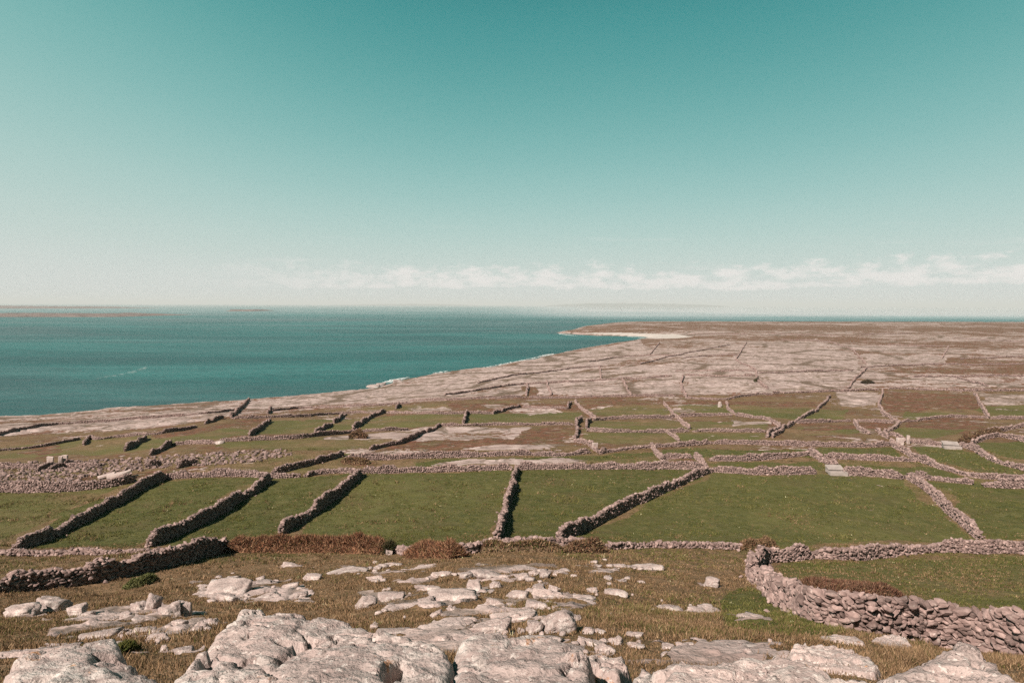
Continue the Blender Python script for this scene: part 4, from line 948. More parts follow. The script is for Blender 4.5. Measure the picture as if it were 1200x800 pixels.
# ------------------------------------------------------------------ the great slabs at the viewer's feet
def slab(name, label, outline, a, b, hollows=(), edge=.045, rough=.05, warp=.035, sides=2.2, step=.018, seed=1, crack=1.1, crackd=.014, dome=.0, tonev=.55, hold=.0):
    """outline in photo pixels on the plane drop = a + b*forward; a thick worn bed of rock standing in the ground"""
    if a is None:
        vis = [p for p in outline if p[1] < 800]; cx_ = sum(p[0] for p in vis) / len(vis); cy_ = sum(p[1] for p in vis) / len(vis)
        g0 = cast([cx_], [cy_])[0]; k_ = g0 * (1 - b)
        b = float((H(g0[0], g0[1] - .4) - H(g0[0], g0[1] + .4)) / .8) * .92
        a = -k_[2] - b * k_[1]
    v = rays([p[0] for p in outline], [p[1] for p in outline])
    d = a / (-v[:, 2] - b); W = np.stack([v[:, 0] * d, d], 1)
    lo, hi = W.min(0) - .5, W.max(0) + .5
    nx = int((hi[0] - lo[0]) / step); ny = int((hi[1] - lo[1]) / step)
    x, y = np.meshgrid(np.linspace(lo[0], hi[0], nx), np.linspace(lo[1], hi[1], ny))
    xw = x + warp * fbm(x, y, .45, 5, seed) + .018 * fbm(x, y, .08, 3, seed + 2); yw = y + warp * fbm(x, y, .45, 5, seed + 9) + .018 * fbm(x, y, .08, 3, seed + 1)
    dm = np.full(x.shape, 1e9); n = len(W)
    for i in range(n):
        p, q = W[i], W[(i + 1) % n]; e = q - p
        t = np.clip(((xw - p[0]) * e[0] + (yw - p[1]) * e[1]) / (e @ e + 1e-9), 0, 1)
        dm = np.minimum(dm, (xw - p[0] - t * e[0]) ** 2 + (yw - p[1] - t * e[1]) ** 2)
    sd = np.where(pip(xw, yw, [tuple(p) for p in W]), 1, -1) * np.sqrt(dm)
    z = -(a + b * y)
    z = z + rough * fbm(x, y, .9, 2, seed + 3) + rough * .45 * fbm(x, y, .25, 4, seed + 4) + .010 * fbm(x, y, .05, 3, seed + 5)
    z = z + dome * sstep(0, .8, sd)
    # small solution pits and joints
    pit = sstep(.42, .62, fbm(x, y, .16, 3, seed + 6)) * sstep(-.1, .3, fbm(x, y, .8, 2, seed + 16)); z = z - .03 * pit
    z = z - .022 * sstep(.38, .60, fbm(x, y, .055, 2, seed + 26)) * sstep(-.1, .35, fbm(x, y, .5, 2, seed + 27)) + .012 * fbm(x, y, .12, 4, seed + 28)
    for sc_, wd_, dp_, ms_ in ((.75, .024, .085, .20), (.34, .026, .030, .15), (.16, .035, .014, .0)):
        fz = np.abs(fbm(x + .3 * y * (sc_ > .5), y, sc_, 4, seed + 30 + int(sc_ * 100)))
        z = z - dp_ * sstep(wd_, wd_ * .15, fz) * sstep(ms_ - .12, ms_ + .12, fbm(x, y, sc_ * 1.6, 2, seed + 33 + int(sc_ * 100)))
    fx_ = x + .10 * fbm(x, y, .3, 4, seed + 50); fy_ = y + .10 * fbm(x, y, .3, 4, seed + 51)
    for cs_, tl_, of_ in ((.62, .045, .010), (.27, .085, .007)):
        X_, Y_ = fx_ / cs_, fy_ / cs_ * .8; ix_ = np.floor(X_).astype(np.int64); iy_ = np.floor(Y_).astype(np.int64)
        best = np.full(x.shape, 9.0); add_ = np.zeros(x.shape)
        for dx_ in (-1, 0, 1):
            for dy_ in (-1, 0, 1):
                jx_, jy_ = ix_ + dx_, iy_ + dy_
                ex_ = X_ - jx_ - _hash(jx_, jy_, seed + 60); ey_ = Y_ - jy_ - _hash(jx_, jy_, seed + 61); dd_ = np.hypot(ex_, ey_)
                v_ = cs_ * tl_ * (ex_ * (_hash(jx_, jy_, seed + 62) * 2 - 1) + ey_ * (_hash(jx_, jy_, seed + 63) * 2 - 1)) + of_ * (_hash(jx_, jy_, seed + 64) * 2 - 1)
                m_ = dd_ < best; best = np.where(m_, dd_, best); add_ = np.where(m_, v_, add_)
        z = z + add_
    # bedding: a few shallow steps
    q = fbm(x, y, 1.3, 4, seed + 18) * 3; z = z + rough * .55 * (np.floor(q) + sstep(.0, .10, q - np.floor(q)))
    z = z + .0055 * fbm(x, y, .035, 3, seed + 44)
    for hx, hy, rr, dd in hollows:
        hv = rays(hx, hy)[0]; hd = a / (-hv[2] - b); cx, cy = hv[0] * hd, hd
        rr_ = np.hypot((x - cx) / rr[0], (y - cy) / rr[1]) + .35 * fbm(x, y, .15, 3, seed + 11)
        z = z - dd * sstep(1.0, .75, rr_)
    fall = np.where(sd < edge, (1 - np.sqrt(np.clip(1 - (1 - np.clip(sd, 0, edge) / edge) ** 2, 0, 1))) * edge * .8, 0)
    out = np.maximum(-sd, 0)
    fall = fall + out * (sides + 1.2 * fbm(x, y, .4, 3, seed + 12)) * 1.8
    z = z - fall
    g = H(x, y)
    keep = (sd > -.40) & (z > g - .45)
    i = (np.arange(ny - 1)[:, None] * nx + np.arange(nx - 1)[None])
    ok = keep[:-1, :-1] & keep[1:, :-1] & keep[:-1, 1:] & keep[1:, 1:]
    i = i[ok]; quads = np.stack([i, i + 1, i + nx + 1, i + nx], 1)
    used, inv = np.unique(quads, return_inverse=True)
    V = np.stack([x, y, z], -1).reshape(-1, 3)[used]; quads = inv.reshape(-1, 4)
    # underside and skirt so that the bed is a closed solid
    nb = len(V); B = V.copy(); B[:, 2] = np.minimum(g.ravel()[used] - .5, V[:, 2] - .02)
    e = np.concatenate([quads[:, [k, (k + 1) % 4]] for k in range(4)]); key = np.sort(e, 1)
    _, first, cnt = np.unique(key[:, 0].astype(np.int64) * (nb + 1) + key[:, 1], return_index=True, return_counts=True)
    be = e[first[cnt == 1]]
    skirt = np.stack([be[:, 1], be[:, 0], be[:, 0] + nb, be[:, 1] + nb], 1)
    V = np.concatenate([V, B]); Q = np.concatenate([quads, quads[:, ::-1] + nb, skirt])
    tone = np.clip(np.full(len(V), tonev) + .34 * fbm(V[:, 0], V[:, 1], .5, 4, seed + 40), 0, 1)
    c = W.mean(0)
    o = mesh_obj(name, V, Q, M_slab, True, {'tone': tone}, loc=(c[0], c[1], -(a + b * c[1])))
    return props(o, label, 'rock')
slab('boulder', 'great pale boulder with orange lichen, largest at the bottom left of centre',
     [(150, 840), (196, 800), (240, 770), (262, 737), (281, 717), (350, 719), (366, 729), (400, 733), (440, 741), (470, 752), (500, 756), (522, 767), (530, 780), (532, 830), (540, 960), (120, 960)],
     .92, .256, [(463, 790, (.055, .17), .30), (292, 749, (.03, .03), .08), (290, 778, (.03, .09), .10), (428, 748, (.06, .02), .03)], seed=3, rough=.055)
slab('boulder', 'smooth square-edged foreground boulder right of the great boulder',
     [(531, 768), (560, 757), (600, 755), (640, 756), (662, 764), (680, 771), (688, 800), (692, 850), (690, 960), (528, 960)], 1.05, .235, [(545, 797, (.05, .05), .1)], seed=11, rough=.04)
slab('boulder', 'white rounded rock in front of the gap between two foreground boulders',
     [(470, 802), (492, 790), (515, 793), (540, 792), (556, 806), (560, 960), (460, 960)], .98, .20, [], seed=23, rough=.05, tonev=.95)
slab('boulder', 'grey slab at the bottom left corner',
     [(4, 830), (8, 798), (20, 783), (60, 771), (100, 766), (138, 757), (150, 772), (176, 788), (186, 800), (190, 960), (0, 960)], 1.15, .215, [(128, 778, (.10, .04), .18), (172, 784, (.06, .10), .2)], seed=31, rough=.06)
slab('boulder', 'wide low pale slab along the bottom right',
     [(762, 830), (764, 780), (790, 773), (830, 775), (880, 769), (910, 768), (940, 776), (985, 787), (1020, 792), (1040, 830), (1040, 960), (760, 960)], 1.12, .215, [], seed=43, rough=.035, tonev=.7)
slab('boulder', 'smooth domed boulder at the bottom right',
     [(990, 815), (1012, 794), (1060, 783), (1092, 772), (1120, 759), (1148, 763), (1175, 778), (1200, 796), (1240, 830), (1260, 960), (985, 960)], .98, .255, [(1110, 785, (.12, .07), .035)], seed=57, rough=.045, tonev=.65)
slab('rock', 'small mottled boulder left of the wide right slab',
     [(735, 812), (740, 789), (752, 778), (763, 784), (766, 800), (768, 850), (734, 850)], 1.2, .21, [], seed=61, rough=.05, tonev=.65)
slab('rock', 'pale holed block standing right of the square-edged boulder',
     [(679, 786), (682, 770), (705, 766), (733, 766), (736, 778), (728, 792), (712, 790), (700, 782)], 1.25, .235, [(714, 779, (.09, .03), .12)], seed=67, rough=.04, tonev=.75, edge=.06)
slab('rock', 'long layered pale rock between the wide slab and the domed boulder',
     [(922, 778), (930, 764), (958, 760), (1000, 759), (1018, 766), (1030, 777), (1026, 786), (985, 784), (950, 782)], None, .06, [(985, 777, (.5, .05), .08)], seed=71, rough=.09, tonev=.7)
slab('rock', 'rounded rock right of the layered pale rock, below the hooked wall',
     [(1020, 752), (1024, 742), (1045, 739), (1062, 745), (1069, 756), (1058, 766), (1040, 769), (1028, 762)], None, .06, [], seed=73, rough=.06, tonev=.75, edge=.15)
slab('rock', 'half-buried smooth rock above the layered pale rock',
     [(954, 754), (958, 745), (975, 741), (1000, 743), (1014, 750), (1016, 755), (985, 753)], None, .05, [], seed=79, rough=.05, tonev=.7, edge=.15)

# ------------------------------------------------------------------ grass and dry scrub
def blades(P, hgt, wid, lean, cols, r, per=5, spread=.05):
    """fans of narrow blades rooted at P; returns V, F, tint"""
    n = len(P); N = n * per
    root = np.repeat(P, per, 0) + np.concatenate([r.normal(0, spread, (N, 2)), np.zeros((N, 1))], 1)
    hh = np.repeat(hgt, per) * r.uniform(.5, 1.15, N); ww = np.repeat(wid, per) * r.uniform(.6, 1.3, N)
    az = r.uniform(0, 2 * PI, N); ln = r.uniform(.1, 1, N) * lean
    fx = r.uniform(0, 2 * PI, N)
    side = np.stack([np.cos(fx), np.sin(fx), np.zeros(N)], 1) * ww[:, None] * .5
    tip = root + np.stack([np.cos(az) * ln * hh, np.sin(az) * ln * hh, hh], 1)
    V = np.stack([root - side - [0, 0, .02], root + side - [0, 0, .02], tip], 1).reshape(-1, 3)
    T = np.repeat(np.repeat(cols, per, 0) * r.uniform(.75, 1.25, (N, 1)), 3, 0)
    return V, np.arange(N * 3).reshape(-1, 3), T

GREEN = np.array([[.050, .057, .014], [.076, .079, .020], [.108, .103, .030], [.150, .130, .048]])
DRY = np.array([[.172, .104, .056], [.235, .146, .084], [.118, .074, .038], [.310, .205, .122], [.072, .056, .024]])
RUST = np.array([[.125, .060, .036], [.175, .090, .052], [.075, .042, .028], [.225, .135, .080], [.10, .075, .035], [.28, .19, .115]])
def build_grass():
    r = np.random.default_rng(5)
    Ps, Hs, Ws, Cs = [], [], [], []
    for d0, d1, dens, bh, bw in ((3.2, 9, 420, .055, .010), (9, 20, 250, .075, .016), (20, 34, 75, .085, .026), (34, 52, 40, .085, .036), (52, 74, 20, .085, .05), (74, 100, 9, .09, .07)):
        area = .95 * 2 * (d1 ** 2 - d0 ** 2) / 2; n = int(area * dens)
        y = np.sqrt(r.uniform(d0 ** 2, d1 ** 2, n)); x = r.uniform(-.95, .95, n) * y
        z = H(x, y, np.full(n, 5000.0)); sd = np.full(n, 5000.0)
        c = cover(x, y, z, sd)
        clump = fbm(x, y, np.where(y > 45, 1.7, .8), 3, 61); cl2 = fbm(x, y, 3.0, 3, 62); cl3 = fbm(x, y, 8, 2, 63)
        keep = (r.uniform(0, 1, n) > c['rock'] * 1.3) & (r.uniform(0, 1, n) < .75 + .6 * clump)
        x, y, z, clump, cl2, cl3 = (q[keep] for q in (x, y, z, clump, cl2, cl3)); g = c['green'][keep]
        isg = r.uniform(0, 1, len(x)) < np.clip(g + .45 * cl2 + .38 * cl3, .03, .93)
        col = np.where(isg[:, None], GREEN[np.clip((r.normal(1.35, .7, len(x)) + clump * 2.4 + cl3 * 1.0).astype(int), 0, 3)], DRY[r.choice(5, len(x), p=[.28, .28, .2, .12, .12])])
        fl = r.uniform(0, 1, len(x)) < .0025
        col[fl] = (.55, .50, .30)
        tall = .9 + 1.1 * np.clip(clump, -.5, 1) + .5 * np.clip(cl2, -.5, 1) + 1.6 * sstep(.42, .62, clump)
        near = np.clip(y / 8, .7, 1)
        Ps.append(np.stack([x, y, z], 1)); Hs.append(bh * tall * np.where(isg, .9, .95) * near * (1 - .22 * (y < 40))); Ws.append(np.full(len(x), bw)); Cs.append(col)
    P, h, w, C = np.concatenate(Ps), np.concatenate(Hs), np.concatenate(Ws), np.concatenate(Cs)
    V, Fc, T = blades(P, h, w, 1.3, C, r, 5, .06)
    o = mesh_obj('grass', V, Fc, M_grass, False, {'tint': T})
    props(o, 'short rough grass, dry straw coloured on the slope and olive green in the fields', 'grass', kind='stuff')
for q, hx in zip(cast([k[0] for k in ROCKS], [k[1] for k in ROCKS]), ROCKS):
    if q[1] < 52: OUTCROPS.append((q[0], q[1] + .25, max(1.05 * hx[2] * q[1] / F, .34)))
build_ground()
build_grass()

def scrub(name, label, cat, px_pts, hgt, wid, n, cols, group=None, tw=.03, twig=.35):
    """a low mass of dry twigs and leaves along a line"""
    r = np.random.default_rng(sum(map(ord, label)))
    w = cast([p[0] for p in px_pts], [p[1] for p in px_pts])[:, :2]
    line, t = resample(w, .3); L = t[-1]
    s = r.uniform(0, L, n); off = np.clip(r.normal(0, .42, n), -1, 1) * wid / 2
    x = np.interp(s, t, line[:, 0]); y = np.interp(s, t, line[:, 1])
    a = np.arctan2(np.gradient(line[:, 1]), np.gradient(line[:, 0])); an = np.interp(s, t, a)
    x = x - np.sin(an) * off; y = y + np.cos(an) * off
    env = np.sqrt(np.clip(1 - (off / (wid / 2)) ** 2, 0.05, 1)) * np.sqrt(np.clip(np.minimum(s, L - s) / (.5 * wid) , .1, 1))
    env = env * (1 + .30 * fbm(x, y, 1.1, 3, 71) + .2 * fbm(x, y, .4, 2, 72)) * hgt
    z = H(x, y) + env * r.beta(2.2, 1.0, n)
    P = np.stack([x, y, z], 1)
    ax = r.normal(size=(n, 3)); ax[:, 2] = np.abs(ax[:, 2]) + .4; ax /= np.linalg.norm(ax, axis=1)[:, None]
    sd_ = np.cross(ax, r.normal(size=(n, 3))); sd_ /= np.linalg.norm(sd_, axis=1)[:, None] + 1e-9
    ln = r.uniform(.5, 1.3, n) * twig * hgt; wd = r.uniform(.6, 1.4, n) * tw
    V = np.stack([P - sd_ * wd[:, None], P + sd_ * wd[:, None], P + ax * ln[:, None]], 1).reshape(-1, 3)
    T = np.repeat(cols[r.integers(0, len(cols), n)] * r.uniform(.7, 1.3, (n, 1)), 3, 0)
    # dense heart so the mass is not see-through
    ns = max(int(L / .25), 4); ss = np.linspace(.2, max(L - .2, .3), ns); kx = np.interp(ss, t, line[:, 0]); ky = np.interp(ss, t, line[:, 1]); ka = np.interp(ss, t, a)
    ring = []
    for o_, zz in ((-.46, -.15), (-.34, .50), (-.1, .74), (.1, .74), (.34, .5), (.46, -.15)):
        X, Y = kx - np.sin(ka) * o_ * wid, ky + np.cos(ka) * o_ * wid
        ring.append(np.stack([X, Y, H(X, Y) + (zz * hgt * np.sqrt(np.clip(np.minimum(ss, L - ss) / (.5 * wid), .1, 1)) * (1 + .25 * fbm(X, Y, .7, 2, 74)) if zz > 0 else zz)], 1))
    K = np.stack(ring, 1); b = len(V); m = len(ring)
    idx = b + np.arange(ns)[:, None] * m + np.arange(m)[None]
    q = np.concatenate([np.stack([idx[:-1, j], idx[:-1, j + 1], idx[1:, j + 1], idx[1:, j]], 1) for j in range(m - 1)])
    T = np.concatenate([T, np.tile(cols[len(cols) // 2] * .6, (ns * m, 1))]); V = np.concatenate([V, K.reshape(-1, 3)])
    c = line[len(line) // 2]
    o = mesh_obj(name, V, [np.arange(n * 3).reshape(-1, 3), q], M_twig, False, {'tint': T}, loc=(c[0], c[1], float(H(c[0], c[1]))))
    return props(o, label, cat, group)
scrub('hedge', 'long russet brown hedge on the low wall left of centre', 'hedge', [(268, 645), (340, 646), (400, 646), (452, 647)], .95, 1.5, 42000, RUST * np.array([1.12, .95, .92]), tw=.022)
scrub('hedge', 'shorter brown hedge right of the gap with dark shrub', 'hedge', [(482, 652), (510, 653), (538, 653)], .85, 1.3, 17000, RUST * np.array([1.12, .95, .92]), tw=.022)
scrub('hedge', 'thin olive and brown scrub on the wall below the middle field', 'hedge', [(558, 647), (620, 646), (660, 646)], .6, 1.0, 7000, np.concatenate([RUST, DRY[:3], GREEN[:2]]), tw=.03)
scrub('hedge', 'dark brown scrub on the wall right of the middle field corner', 'hedge', [(664, 646), (690, 646), (708, 646)], .7, 1.0, 6000, RUST, tw=.03)
scrub('hedge', 'orange brown scrub on top of the hooked wall bend', 'hedge', [(866, 643), (885, 643), (906, 640)], .72, .9, 6000, np.concatenate([RUST, DRY[:2]]), tw=.03)
scrub('bush', 'low dark red-brown heather patch behind the hooked wall', 'bush', [(944, 697), (980, 697), (1020, 698), (1052, 699)], .62, 1.8, 26000, RUST * np.array([.8, .7, .75]), tw=.02)
scrub('bush', 'dark shrub standing in the gap between the two brown hedges', 'bush', [(454, 648), (459, 648)], 1.15, .9, 3000, np.array([[.03, .035, .012], [.05, .05, .02], [.06, .04, .02]]), tw=.03)
scrub('bush', 'dark rounded bush on the pavement beside a thin pale wall', 'bush', [(1011, 449), (1016, 449), (1023, 449)], 1.2, 3.2, 4000, np.array([[.045, .03, .018], [.06, .04, .025], [.035, .03, .015]]), tw=.14)
scrub('bush', 'dark brown bush below the dark chain of walls at left', 'bush', [(410, 513), (420, 513), (430, 513)], 1.2, 2.6, 4000, RUST * .8, tw=.08)
scrub('bush', 'brown bush under the end of the dark jagged wall', 'bush', [(402, 542), (418, 543), (432, 543)], .7, 1.4, 5000, np.concatenate([RUST, DRY[:1]]), tw=.06)
scrub('bush', 'small dark bush by the zigzag wall on the pavement', 'bush', [(884, 447), (890, 447)], 1.4, 3.0, 2000, np.array([[.06, .055, .025], [.05, .04, .02]]), tw=.14)
scrub('bush', 'green tuft beside the left corner slab', 'bush', [(140, 764), (152, 764)], .22, .5, 2500, np.array([[.05, .06, .015], [.07, .075, .02], [.12, .11, .03]]), tw=.008)
scrub('bush', 'pale green leafy weeds at the foot of the dark left wall', 'bush', [(145, 690), (165, 686), (180, 680)], .35, .8, 5000, np.array([[.10, .105, .04], [.15, .145, .06], [.07, .075, .02]]), tw=.02)
scrub('bush', 'brown shrub bank at the foot of the wall curving to the right edge', 'bush', [(1130, 519), (1150, 512), (1170, 508)], 1.0, 2.2, 5000, RUST * .7, tw=.07)

# ------------------------------------------------------------------ rubble: stones beyond counting between the left walls
def rubble():
    r = np.random.default_rng(77); poly = [(-40, 545), (0, 543), (150, 538), (240, 531), (330, 527), (345, 533), (300, 541), (240, 546), (160, 556), (100, 566), (-40, 568)]
    px = r.uniform(-40, 345, 9000); py = r.uniform(526, 570, 9000); m = pip(px, py, poly) & ~pip(px, py, [(95, 560), (150, 554), (200, 548), (240, 545), (240, 551), (160, 562), (100, 568)]); px, py = px[m], py[m]
    p = cast(px[::1], py[::1]); p = p[r.uniform(0, 1, len(p)) < .62]; n = len(p); s = .10 + .34 * r.uniform(0, 1, n) ** 2.2
    p[:, 2] += s * .25
    V, Fc, T = instance_stones(p, np.stack([s, s * r.uniform(.6, 1, n), s * r.uniform(.4, .9, n)], 1), euler_mats(r.uniform(0, 6, n), r.normal(0, .4, n), r.normal(0, .4, n)), 1, r)
    props(mesh_obj('rubble', V, Fc, M_wall, False, {'tone': T * .7}), 'ground littered with loose rubble between the left walls', 'rubble', kind='stuff')
rubble()

# ------------------------------------------------------------------ hewn stones, troughs, ruin
def prism(pts_bottom, pts_top):
    V = np.array(pts_bottom + pts_top, float); n = len(pts_bottom)
    return V, [np.array([list(range(n))[::-1], [n + i for i in range(n)]]), np.array([[i, (i + 1) % n, n + (i + 1) % n, n + i] for i in range(n)])]
def bevel(o, w=.02, seg=2):
    m = o.modifiers.new('bevel', 'BEVEL'); m.width = w; m.segments = seg; m.limit_method = 'ANGLE'
def box_mesh(name, cx, cy, cz, sx, sy, sz, mat, parent=None, rx=0.0, bev=.02, jitter=.0, seed=0):
    r = np.random.default_rng(seed)
    c = np.array([[i, j, k] for k in (-.5, .5) for (i, j) in ((-.5, -.5), (.5, -.5), (.5, .5), (-.5, .5))]) * [sx, sy, sz]
    c = c + r.normal(0, 1, c.shape) * jitter
    cr, sr = math.cos(rx), math.sin(rx)
    c = np.stack([c[:, 0], c[:, 1] * cr - c[:, 2] * sr, c[:, 1] * sr + c[:, 2] * cr], 1) + [cx, cy, cz]
    Fc = np.array([[3, 2, 1, 0], [4, 5, 6, 7], [0, 1, 5, 4], [1, 2, 6, 5], [2, 3, 7, 6], [3, 0, 4, 7]])
    o = mesh_obj(name, c, Fc, mat, False, {'tone': np.full(8, .8)}, parent=parent)
    if bev: bevel(o, bev)
    return o
def trough(px, py, w, label, yaw, gap):
    g = cast([px], [py])[0]
    e = bpy.data.objects.new('water_trough', None); COL.objects.link(e); e.location = g; e.rotation_euler = (0, 0, yaw)
    props(e, label, 'water trough', 'concrete water troughs')
    # open basin: floor and four walls
    D, hb, tk = .8, .42, .12
    o = []
    V, Fc = [], []
    def add(cx, cy, cz, sx, sy, sz):
        b = len(V) * 8
        V.append(np.array([[i, j, k] for k in (-.5, .5) for (i, j) in ((-.5, -.5), (.5, -.5), (.5, .5), (-.5, .5))]) * [sx, sy, sz] + [cx, cy, cz])
        Fc.append(np.array([[3, 2, 1, 0], [4, 5, 6, 7], [0, 1, 5, 4], [1, 2, 6, 5], [2, 3, 7, 6], [3, 0, 4, 7]]) + b)
    add(0, -D / 2 + tk / 2, hb / 2, w, tk, hb); add(0, D / 2 - tk / 2, hb / 2, w, tk, hb)
    add(-w / 2 + tk / 2, 0, hb / 2, tk, D - 2 * tk - .004, hb - .004); add(w / 2 - tk / 2, 0, hb / 2, tk, D - 2 * tk - .004, hb - .004)
    add(0, 0, .10, w - 2 * tk - .004, D - 2 * tk - .004, .20)
    bas = mesh_obj('basin', np.concatenate(V), np.concatenate(Fc), M_conc, parent=e); bevel(bas, .02)
    # sloping slab behind that sheds rain into the basin
    sl = box_mesh('catchment_slab', 0, D / 2 + .62, hb + gap, w * .92, 1.2, .14, M_conc, e, math.radians(14), .02)
    box_mesh('slab_support', 0, D / 2 + .72, (hb + gap) / 2, w * .86, .9, hb + gap - .1, M_conc, e, 0, .02)
trough(982, 556.5, 2.0, 'pale concrete water trough with a dark slot, set in the long field wall', -.05, .26)
trough(1116, 526, 2.3, 'whitish concrete water trough with a bright top by the wall corner at right', -.30, .26)
def upright(px, py, w, h, t, label, yaw=0.0, seed=0, group=None, name='standing_stone'):
    g = cast([px], [py])[0]
    o = box_mesh(name, 0, 0, h / 2 - .1, w, t, h, M_rock, None, 0, .04, .05, seed)
    o.location = g; o.rotation_euler = (0, .04, yaw)
    return props(o, label, 'standing stone', group)
upright(59, 545, .85, 1.35, .3, 'pale square slab set on edge, left of two in the rubble by the dark gables', .1, 1)
upright(71, 546, .5, 1.5, .3, 'narrow pale upright stone, left of the dark edge on the rubble wall', .2, 2)
upright(76, 545, .75, 1.6, .35, 'pale upright slab touching the right gable of the ruined pen', .1, 3)
upright(1054, 521, .9, 1.2, .5, 'pale block at the left of the little pen gate', .1, 4)
upright(1064, 520, .5, 1.5, .4, 'pale gate post at the right of the little pen gate', .1, 5)
upright(697, 527, .7, 1.15, .5, 'dark-topped upright stone in the small walled pen', .2, 6)
upright(456, 649, .42, .42, .35, 'stubby pale stone set on end beside the dark shrub', .2, 7)
stone_wall([(40, 553), (52, 550), (63, 547)], 1.5, .8, 'dark gable-like wall, left of the pair in the left rubble')
stone_wall([(58, 552), (72, 549), (87, 546)], 2.0, .9, 'dark gable-like wall, right of the pair in the left rubble')
stone_wall([(170, 549), (178, 548), (187, 546)], 1.5, .8, 'short dark wall piece above the orange rubble, left one')
stone_wall([(208, 549), (220, 546), (230, 543)], 1.5, .8, 'short dark wall piece above the orange rubble, right one')
g = cast([141], [560])[0]
o = box_mesh('fallen_slab', 0, 0, .45, 2.6, 1.5, .28, M_rock, None, math.radians(-6), .03, .06, 9); o.location = g; o.rotation_euler = (0, -.22, .55)
props(o, 'long pale slab propped over the rubble wall, with a dark edge', 'stone slab')
g = cast([126], [560])[0]
o = box_mesh('fallen_slab', 0, 0, .4, 1.8, .9, .25, M_rock, None, math.radians(-6), .03, .06, 10); o.location = g; o.rotation_euler = (0, -.22, .55)
props(o, 'shorter dark-edged slab just left of the long propped slab', 'stone slab')

# ------------------------------------------------------------------ surf, shore rocks, islands, far hills
def mat_thin_foam():
    t = NT('thin_foam_material'); p = t.pos(); b = t.bsdf((.75, .76, .74), .7)
    t.l(t.step(.42, .68, t.noise(p, .35, 5, .65), 0, .24), b.inputs['Alpha']); return t.m
M_thin = mat_thin_foam()
def surf(name, pts, w, label, seed):
    r = np.random.default_rng(seed)
    W = np.array([seapt(*p) for p in pts]); line, t = resample(W, 1.0, 2); L = t[-1]
    n = len(line); a = np.arctan2(np.gradient(line[:, 1]), np.gradient(line[:, 0]))
    ww = w * (.35 + 1.1 * vnoise(t / 4.0, t * 0, seed)) * np.sqrt(np.clip(np.minimum(t, L - t) / 6, .02, 1))
    rows = []
    for o_, zz in ((-1, 0.02), (-.5, .22), (0, .35), (.5, .22), (1, .02)):
        j = (vnoise(t / 1.7, t * 0 + o_ * 7, seed + 3) - .5) * 2.0
        rows.append(np.stack([line[:, 0] - np.sin(a) * (o_ * ww + j), line[:, 1] + np.cos(a) * (o_ * ww + j), SEA + .03 + zz * (.4 + vnoise(t / 1.1, t * 0 + o_, seed + 5))], 1))
    V = np.stack(rows, 1).reshape(-1, 3); m = 5; idx = np.arange(n)[:, None] * m + np.arange(m)[None]
    q = np.concatenate([np.stack([idx[:-1, k], idx[1:, k], idx[1:, k + 1], idx[:-1, k + 1]], 1) for k in range(m - 1)])
    props(mesh_obj(name, V, q, M_thin if name == 'foam_streak' else M_foam, True), label, 'surf', kind='stuff')
surf('surf', [(446, 449.5), (455, 447), (468, 444), (480, 442)], 2.2, 'white breaking surf off the nearest shore rocks', 1)
surf('surf', [(430, 457), (442, 454.5), (452, 452.6)], 1.2, 'white surf among the low shore rocks', 2)
surf('surf', [(508, 437.5), (516, 436), (526, 434.7)], 1.3, 'short white breaker on the straight shore', 3)
surf('surf', [(560, 432), (580, 428.6), (600, 424.6), (618, 421.2), (634, 417.6)], 1.1, 'long white line of surf along the shore', 4)
surf('surf', [(632, 418), (640, 416.2), (648, 414.6)], 2.2, 'white surf at the bend of the shore', 5)
surf('surf', [(654, 390.6), (664, 392.3), (676, 393.4)], 2.0, 'white surf at the tip of the headland', 6)
surf('surf', [(735, 394.4), (748, 395.2), (757, 396.6)], 2.0, 'white surf on the beach in the bay', 7)
surf('foam_streak', [(112, 444), (128, 441), (146, 438), (160, 435), (172, 430)], 2.2, 'thin drifting foam streak on the left water', 8)
def skerry(px, py, w, h, label):
    x, y = seapt(px, py); r = np.random.default_rng(px)
    V, Fc = rock_shape(4, r, 10, 12, True, .22, px); V = V * [w / 2, w * .4, h]
    props(mesh_obj('skerry', V, Fc, M_rock, True, {'tone': np.full(len(V), .15)}, None), label, 'rock').location = (x, y, SEA + .2)
skerry(437, 453.2, 9, 1.6, 'dark low wave-washed rock, leftmost off the shore'); skerry(468, 448.3, 9, 2.2, 'dark wave-washed rock beside the surf, nearest the shore'); skerry(446, 451.5, 6, 1.5, 'small dark wave-washed rock between two others off the shore')

def island(px0, px1, py, hgt, depth, label, seed):
    a = np.array(seapt(px0, py)); b = np.array(seapt(px1, py)); n = 260; m = 40
    s = np.linspace(0, 1, n); q = np.linspace(0, 1, m); S, Q = np.meshgrid(s, q)
    L = np.linalg.norm(b - a)
    X = a[0] + (b[0] - a[0]) * S; Y = a[1] + (b[1] - a[1]) * S + Q * depth
    env = np.clip(np.minimum(S, 1 - S) * 9, 0, 1) ** .6 * np.clip(np.minimum(Q * 6, (1 - Q) * 3), 0, 1) ** .5
    Z = SEA - 1 + (hgt + 1) * env * (.72 + .35 * fbm(X, Y, L / 5, 4, seed) + .15 * fbm(X, Y, L / 40, 3, seed + 1))
    i = (np.arange(m - 1)[:, None] * n + np.arange(n - 1)[None]).ravel()
    props(mesh_obj('island', np.stack([X, Y, Z], -1).reshape(-1, 3), np.stack([i, i + 1, i + n + 1, i + n], 1), M_isle, True), label, 'island', kind='structure')
island(-420, 138, 371.4, 11, 600, 'low flat brown island on the left horizon', 1)
island(-420, 112, 361.4, 22, 1200, 'thin dark island lying behind the first one', 2)
island(262, 296, 364.6, 11, 400, 'tiny low islet on the open sea', 3)
